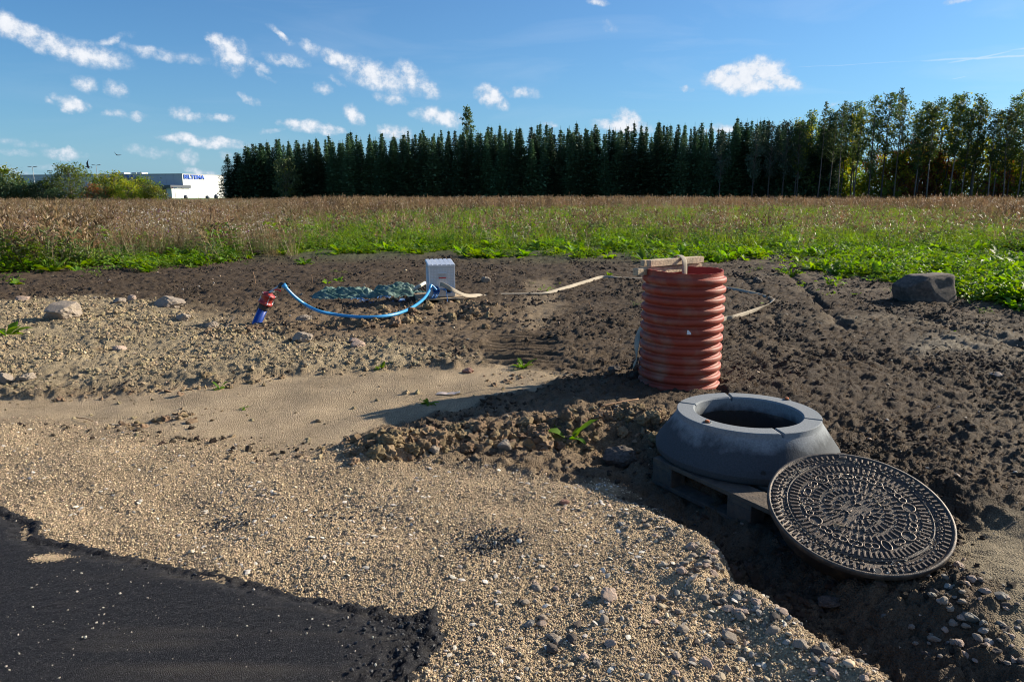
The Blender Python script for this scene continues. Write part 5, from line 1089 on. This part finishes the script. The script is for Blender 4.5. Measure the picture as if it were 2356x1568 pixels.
def larch(h):
    b = MB(); z = h*.45
    while z < h:
        L_ = (h-z)*.22+.25
        for k in range(5):
            a = R.rand()*6.28; l = L_*(.6+.6*R.rand()); d = np.array([math.cos(a), math.sin(a), .45+.4*R.rand()]); c = np.array([0, 0, z]); b.quad(c, c+d*l, .05, 0, .3)
            for j in range(7): q = c+d*l*(.2+.8*j/7); b.tri(q-np.array([0, 0, .08]), .1, 0)
        z += .35
    return b.mesh('crown', (M_larch,))
lr_ = [[('trunk', trunk_me(17, .13, M_bark, .2)), ('crown', larch(17.5))] for _ in range(2)]
def pine(h):
    return leafy(h, .18, M_darkbark, z0=.35, rad=2.1, ncl=60, lpc=40, ls=.13, mats=(M_pinen,), mw=(1,), spread=.7, shape='top')
pn_ = [pine(13.5) for _ in range(2)]
us = [leafy(5.5, .06, M_darkbark, z0=.06, rad=2.3, ncl=44, lpc=34, ls=.15, mats=mt_, mw=mw_, spread=.95, shape='oval') for mt_, mw_ in (((M_bright, M_yel), (.7, .3)), ((M_yel, M_bright), (.75, .25)), ((M_or, M_yel), (.75, .25)), ((M_bush, M_bright), (.8, .2)))]
K0, K1 = np.array([48.5, 124.5]), np.array([112., 107.]); KD = (K1-K0)/np.linalg.norm(K1-K0); KN = np.array([-KD[1], KD[0]]); KL = np.linalg.norm(K1-K0)
for row in range(3):
    n_ = (30, 22, 12)[row]
    for i in range(n_):
        t = (i+random.uniform(-.4, .4))/n_*KL; p = K0+KD*t+KN*(row*3.2+random.uniform(-1.3, 1.3)); s_ = random.uniform(.84, 1.05)*(1 if t > 5 else .93)
        if random.random() < .14: j = random.randrange(2); place(('l', j), lr_[j], 'larch_tree', (p[0], p[1], gz(*p)), random.uniform(0, 6.28), (s_, s_, s_*1.02), label='slim feathery larch rising among the tall trees at right', cat='tree', group='larches at the right')
        else: j = random.randrange(6); place(('b', j), tl_[j], 'tall_tree', (p[0], p[1], gz(*p)), random.uniform(0, 6.28), (s_*.95, s_*.95, s_), label='tall thin leafy tree with bare lower trunk, right of the spruces', cat='tree', group='tall thin trees at the right')
for i, tt in enumerate((-7.5, -4.8, -2.6, -.6, -13)):
    p = K0+KD*tt+KN*random.uniform(-1, 2); s_ = (.9, .98, 1.0, .96, .86)[i]; place(('p', i % 2), pn_[i % 2], 'pine_tree', (p[0], p[1], gz(*p)), random.uniform(0, 6.28), (s_*.85, s_*.85, s_), label='dark bushy pine where the spruces meet the taller trees', cat='tree', group='pines beside the spruces')
for i in range(66):
    t = (i+random.random())/66*(KL+8)-5; p = K0+KD*t+KN*random.uniform(4, 14); j = random.choices((0, 1, 2, 3), (.42, .32, .12, .14))[0]
    if 16 < t < 26 and random.random() < .6: j = 2
    s_ = random.uniform(.9, 1.8)
    place(('u', j), us[j], 'understorey_tree', (p[0], p[1], gz(*p)), random.uniform(0, 6.28), (s_*.9, s_*.9, s_), label=('bright green', 'yellow green', 'rusty orange', 'dark green')[j]+' undergrowth tree among the tall trunks', cat='tree', group='undergrowth trees at the right')
# single poplar, pale bush at the spruces, trees at left
pq = Q(1075, 300, 166); tree('poplar_tree', leafy(20.3, .25, M_bark, z0=.25, rad=2.6, ncl=90, lpc=50, ls=.14, mats=(M_birch,), mw=(1,), spread=.55, shape='fast', up=1.4), (pq.x, 166, -.1), label='single tall narrow poplar rising above the spruce tops', cat='tree')
pq = Q(657, 400, 152); tree('willow_bush', leafy(8.6, .12, M_bark, z0=.08, rad=2.7, ncl=80, lpc=46, ls=.14, mats=(M_sage, M_yel), mw=(.93, .07), spread=.9, shape='oval'), (pq.x, 152, -.1), label='pale green rounded bush in front of the dark spruces', cat='bush')
big = leafy(6.6, .12, M_bark, z0=.08, rad=4.3, ncl=120, lpc=46, ls=.13, mats=(M_bright, M_bush), mw=(.55, .45), spread=1.1, shape='top'); pq = Q(160, 420, 130)
tree('leafy_bush', big, (pq.x, 130, -.3), label='large green spreading bush left of the warehouse', cat='bush')
yb_ = leafy(4.6, .08, M_bark, z0=.05, rad=3.0, ncl=80, lpc=44, ls=.13, mats=(M_yel, M_bright), mw=(.6, .4), spread=1.0, shape='oval'); gb_ = leafy(4.4, .08, M_bark, z0=.05, rad=2.9, ncl=80, lpc=44, ls=.13, mats=(M_bright, M_yel, M_bush), mw=(.35, .25, .4), spread=1.0, shape='oval')
rb_ = leafy(3.2, .06, M_bark, z0=.03, rad=2.2, ncl=60, lpc=40, ls=.12, mats=(M_or, M_bush), mw=(.4, .6), spread=1.0, shape='oval'); hb_ = leafy(3.6, .06, M_bark, z0=.03, rad=2.6, ncl=64, lpc=40, ls=.14, mats=(M_bush, M_needle), mw=(.55, .45), spread=1.1, shape='oval')
for u, d_, tp_, s_, nm, lb in ((268, 128, yb_, 1.1, 'y', 'yellow green bush in front of the warehouse wall'), (296, 124, yb_, .85, 'y', 'smaller bright yellow bush right of the yellow green one'), (330, 127, gb_, 1.0, 'g', 'green bush covering the corner of the warehouse entrance'), (358, 125, gb_, .7, 'g', 'lowest rightmost bush before the warehouse entrance'), (240, 126, gb_, .95, 'g', 'olive bush between big bush and yellow bush'), (216, 122, rb_, 1.0, 'r', 'reddish brown bush beside the large green bush'), (310, 134, rb_, 1.25, 'r', 'brownish bush behind the yellow bushes'),
    (98, 128, hb_, 1.0, 'h', 'dark hedge bush left of the large green bush'), (75, 131, hb_, .9, 'h', 'low dark hedge bush below the left lamp post'), (52, 129, hb_, 1.0, 'h', 'dark hedge bush third from the left edge'), (28, 131, hb_, .9, 'h', 'dark hedge bush second from the left edge'), (-5, 127, hb_, 1.3, 'h', 'dark bush cut by the left picture edge'), (-40, 128, hb_, 1.1, 'h', 'dark bush beyond the left picture edge'), (125, 124, hb_, .7, 'h', 'small dark bush at the foot of the large green bush'), (8, 150, gb_, 1.55, 'g', 'taller tree behind the hedge at the left edge')):
    pq = Q(u, 440, d_); place(('s', nm), tp_, 'bush', (pq.x, d_, -.35), random.uniform(0, 6), (s_*.95, s_*.95, s_), label=lb, cat='bush')
b = MB(); V, Fc = [], []
for k in range(26): a = R.rand()*6.28; tube([(0, 0, .2), (math.cos(a)*.5, math.sin(a)*.5, 1.6+R.rand()), (math.cos(a)*1.2, math.sin(a)*1.2, 3+1.6*R.rand())], [.05, .03, .012], 3, False, V, Fc)
pq = Q(519, 440, 215); obj('bare_tree', mesh('bare_tree', V, Fc, M_bark), None, (pq.x, 215, 0), label='small bare tree at the right end of the white warehouse wall', cat='tree')

# ================================================================ warehouse
M_wallw = mat('white_cladding', (.62, .62, .6), .55, .03, .2); M_wallg = mat('grey_cladding', (.42, .44, .48), .6, .04, .2); M_roofm = mat('roof_metal', (.3, .31, .32), .6, .1, 1)
M_dark = mat('dark_glazing', (.03, .035, .045), .15, .1, 1, spec=.8); M_fasc = mat('dark_fascia', (.05, .06, .08), .5, .05, 1); M_sign = mat('blue_sign', (.01, .08, .42), .45, .03, 1); M_lawn = mat('lawn', (.09, .17, .03), .9, .2, 2, trans=0)
C0 = np.array([-107., 240.]); GD = np.array([-.97, .243]); WD = np.array([.243, .97]); wh = empty('warehouse', (C0[0], C0[1], 0), (0, 0, math.atan2(WD[1], WD[0])), label='white and grey flat roofed warehouse store with blue lettering beyond the field', cat='warehouse')
# local frame: +x along the white wall (away), +y along the grey wall (left)
HB = 8.05; LW, LG = 21.5, 66
def wbox(name, x0, x1, y0, y1, z0, z1, m, par=None, bev=0): return obj(name, box_me(name, x1-x0, y1-y0, z1-z0, m, bev), par or wh, ((x0+x1)/2, (y0+y1)/2, (z0+z1)/2))
wbox('roof', .05, LW, .05, LG, HB-.3, HB-.05, M_roofm); wbox('parapet', -.06, LW+.06, -.06, .18, HB-.25, HB+.02, M_roofm); wbox('parapet', -.06, .18, .18, LG, HB-.25, HB+.02, M_roofm)
ncl = 8; pw = LW/ncl; pm_e = box_me('wall_panel', pw-.05, .2, HB-.3, M_wallw, .015)
for i in range(ncl): obj('wall_panel', pm_e, wh, (i*pw+pw/2, .1, (HB-.3)/2))
pg_ = LG/22; gm_ = box_me('wall_panel', .2, pg_-.05, HB-.3, M_wallg, .015)
for i in range(22): obj('wall_panel', gm_, wh, (.1, .25+i*pg_+pg_/2, (HB-.3)/2))
wbox('rear_wall', LW, LW+.2, .2, LG, 0, HB-.1, M_wallg); wbox('core', .25, LW-.05, .25, LG-.2, 0, HB-.35, M_dark)
# entrance block under a dark canopy at the corner
wbox('canopy', -6.5, 3.2, -.45, 13, 3.45, 4.35, M_fasc); wbox('entrance_wall', -5.6, -.05, .0, .3, 0, 3.43, M_wallw); wbox('entrance_wall', -5.6, -5.3, .32, 1.9, 0, 3.43, M_wallg)
wbox('glazing', -1.2, -.9, 1.9, 12.8, .3, 3.4, M_dark)
for i in range(4): wbox('post', -5.5, -5.25, 4.6+2.7*i, 4.85+2.7*i, 0, 3.44, M_steel)
wbox('high_window', -.06, .0, 32.5, 37.5, 3.6, 7.4, M_wallw); wbox('window_bar', -.12, -.065, 34.9, 35.1, 3.6, 7.4, M_sign); wbox('window_bar', -.12, -.065, 32.5, 37.5, 6.3, 6.5, M_sign); wbox('window_bar', -.11, -.062, 37.4, 37.6, 3.6, 7.4, M_sign)
for i, (a_, b_2, c_, d_) in enumerate(((3, 6, 18, 20), (4, 7, 21, 23), (3, 6, 25, 27.5), (4, 6, 29, 31))): wbox('roof_unit', a_, b_2, c_, d_, HB-.05, HB+.65, M_steel, bev=.1)
d_ = wbox('door', 7.2, 8.6, -.04, -.005, 0, 2.6, M_wallw)
for a_, b_2, c_, e_ in ((7.1, 7.18, 0, 2.7), (8.62, 8.7, 0, 2.7), (7.1, 8.7, 2.62, 2.7)): wbox('door_frame', a_, b_2, -.06, -.002, c_, e_, M_roofm)
def sign_on(par_loc, rot, size, par, wd):
    fc = bpy.data.curves.new('lettering', 'FONT'); fc.body = 'BILTEMA'; fc.size = size; fc.extrude = .12; fc.offset = .03*size; fc.space_character = 1.06; fc.align_x = 'CENTER'; fc.align_y = 'CENTER'
    tmp = bpy.data.objects.new('tmp', fc); COL.objects.link(tmp); dg = bpy.context.evaluated_depsgraph_get(); me_ = bpy.data.meshes.new_from_object(tmp.evaluated_get(dg)); bpy.data.objects.remove(tmp)
    me_.materials.clear(); me_.materials.append(M_sign); w0 = max(v.co.x for v in me_.vertices)-min(v.co.x for v in me_.vertices)
    for v in me_.vertices: v.co.x *= wd/w0
    me_.name = 'lettering'; return obj('lettering', me_, par, par_loc, rot)
sign_on((5.6, -.14, 7.0), (math.pi/2, 0, 0), 1.75, wh, 10.3)
sign_on((-.14, 22.5, 6.75), (math.pi/2, 0, -math.pi/2), 1.9, wh, 11)
# small things round the warehouse
M_pole = mat('pole_grey', (.3, .31, .32), .5, .05, 1, metal=.5)
def lamp(u, d, vt, label):
    p = Q(u, 440, d); top_ = Q(u, vt, d).z; r = empty('street_lamp', (p.x, d, 0), label=label, cat='street lamp', group='car park lamps'); V, Fc = tube([(0, 0, 0), (0, 0, top_)], [.13, .07], 8); obj('pole', mesh('pole', V, Fc, M_pole), r)
    for s_ in (-1, 1): o = obj('lamp_head', box_me('lamp_head', 1.0, .35, .14, M_fasc, .03), r, (s_*.75, 0, top_+.05), (0, -s_*.12, 0))
lamp(82, 200, 384, 'tall double headed lamp post left of the large bush'); lamp(228, 215, 380, 'tall double headed lamp post above the warehouse roof')
p = Q(403, 440, 205); r = empty('traffic_sign', (p.x, 205, 0), label='small white sign on a post in front of the warehouse entrance', cat='sign'); V, Fc = tube([(0, 0, 0), (0, 0, 3.3)], .06, 6); obj('post', mesh('post', V, Fc, M_pole), r); obj('sign_plate', box_me('sign_plate', 1.5, .05, .4, M_wallw, .01), r, (0, 0, 3.2)); obj('red_end', box_me('red_end', .3, .06, .38, M_redb, .01), r, (-.75, -.01, 3.3))
for u, h_, lb in ((413+14, 1.1, 'dark round bin by the warehouse corner'), (477, .95, 'low brown cabinet left of the warehouse door'), (497, 1.3, 'dark shrub like cone by the white warehouse wall')):
    p = Q(u, 449, 226); V, Fc = lathe([(.0001, 0), (.5, 0), (.62, h_*.35), (.55, h_*.75), (.3, h_), (.0001, h_+.05)], 10); obj('planter', mesh('planter', V, Fc, M_fasc, True), None, (p.x, 226, .1), label=lb, cat='planter')
V = [(-190, 150, -.1), (-62, 175, -.1), (-75, 300, .4), (-260, 300, .4)]; tag(obj('lawn', mesh('lawn', V, [(0, 1, 2, 3)], M_lawn)), 'mown green lawn in front of the warehouse', kind='structure')
# ================================================================ birds
M_bird = mat('bird_dark', (.02, .02, .022), .7, .2, 20)
def bird(u, v, d, sp, roll, head, flap, label, name='bird'):
    V, Fc = [], []; tube(cr([(0, -.17*sp, 0), (0, -.1*sp, .0), (0, .05*sp, .01), (0, .17*sp, 0), (0, .22*sp, -.005)], 3), [.004, .02*sp, .03*sp, .035*sp, .045*sp, .05*sp, .05*sp, .045*sp, .04*sp, .035*sp, .028*sp, .02*sp, .008][:13], 8, True, V, Fc)
    for s_ in (-1, 1):
        b0 = len(V); P_ = [(.03, .1, .01), (.25, .14, .06+flap*.1), (.5, -.02, .1+flap*.28), (.3, .0, .06+flap*.1), (.04, -.06, .01)]
        for dz in (.006, -.006): V += [(s_*x_*sp, y_*sp, z_*sp+dz) for x_, y_, z_ in P_]
        Fc += [(b0, b0+1, b0+2, b0+3, b0+4), (b0+9, b0+8, b0+7, b0+6, b0+5)]+[(b0+i, b0+(i+1) % 5, b0+5+(i+1) % 5, b0+5+i) for i in range(5)]
    b0 = len(V); V += [(0, -.14*sp, .004), (-.06*sp, -.3*sp, .004), (.06*sp, -.3*sp, .004), (0, -.14*sp, -.006), (-.06*sp, -.3*sp, -.006), (.06*sp, -.3*sp, -.006)]; Fc += [(b0, b0+1, b0+2), (b0+5, b0+4, b0+3), (b0+1, b0+4, b0+5, b0+2)]
    obj(name, mesh(name, V, Fc, M_bird), None, Q(u, v, d), (.2, roll, head), label=label, cat='bird', group='birds over the left field')
bird(203, 384, 60, 1.0, .9, 1.9, 1.0, 'dark bird banking above the large bush, lower of the two over it'); bird(270, 357, 70, .8, .3, 1.2, .5, 'dark bird flying highest above the warehouse'); bird(464, 413, 120, .9, .2, 1.5, .3, 'small dark bird in front of the white warehouse wall'); bird(419, 434, 110, .7, .2, 1.5, .6, 'tiny bird crossing below the warehouse canopy')
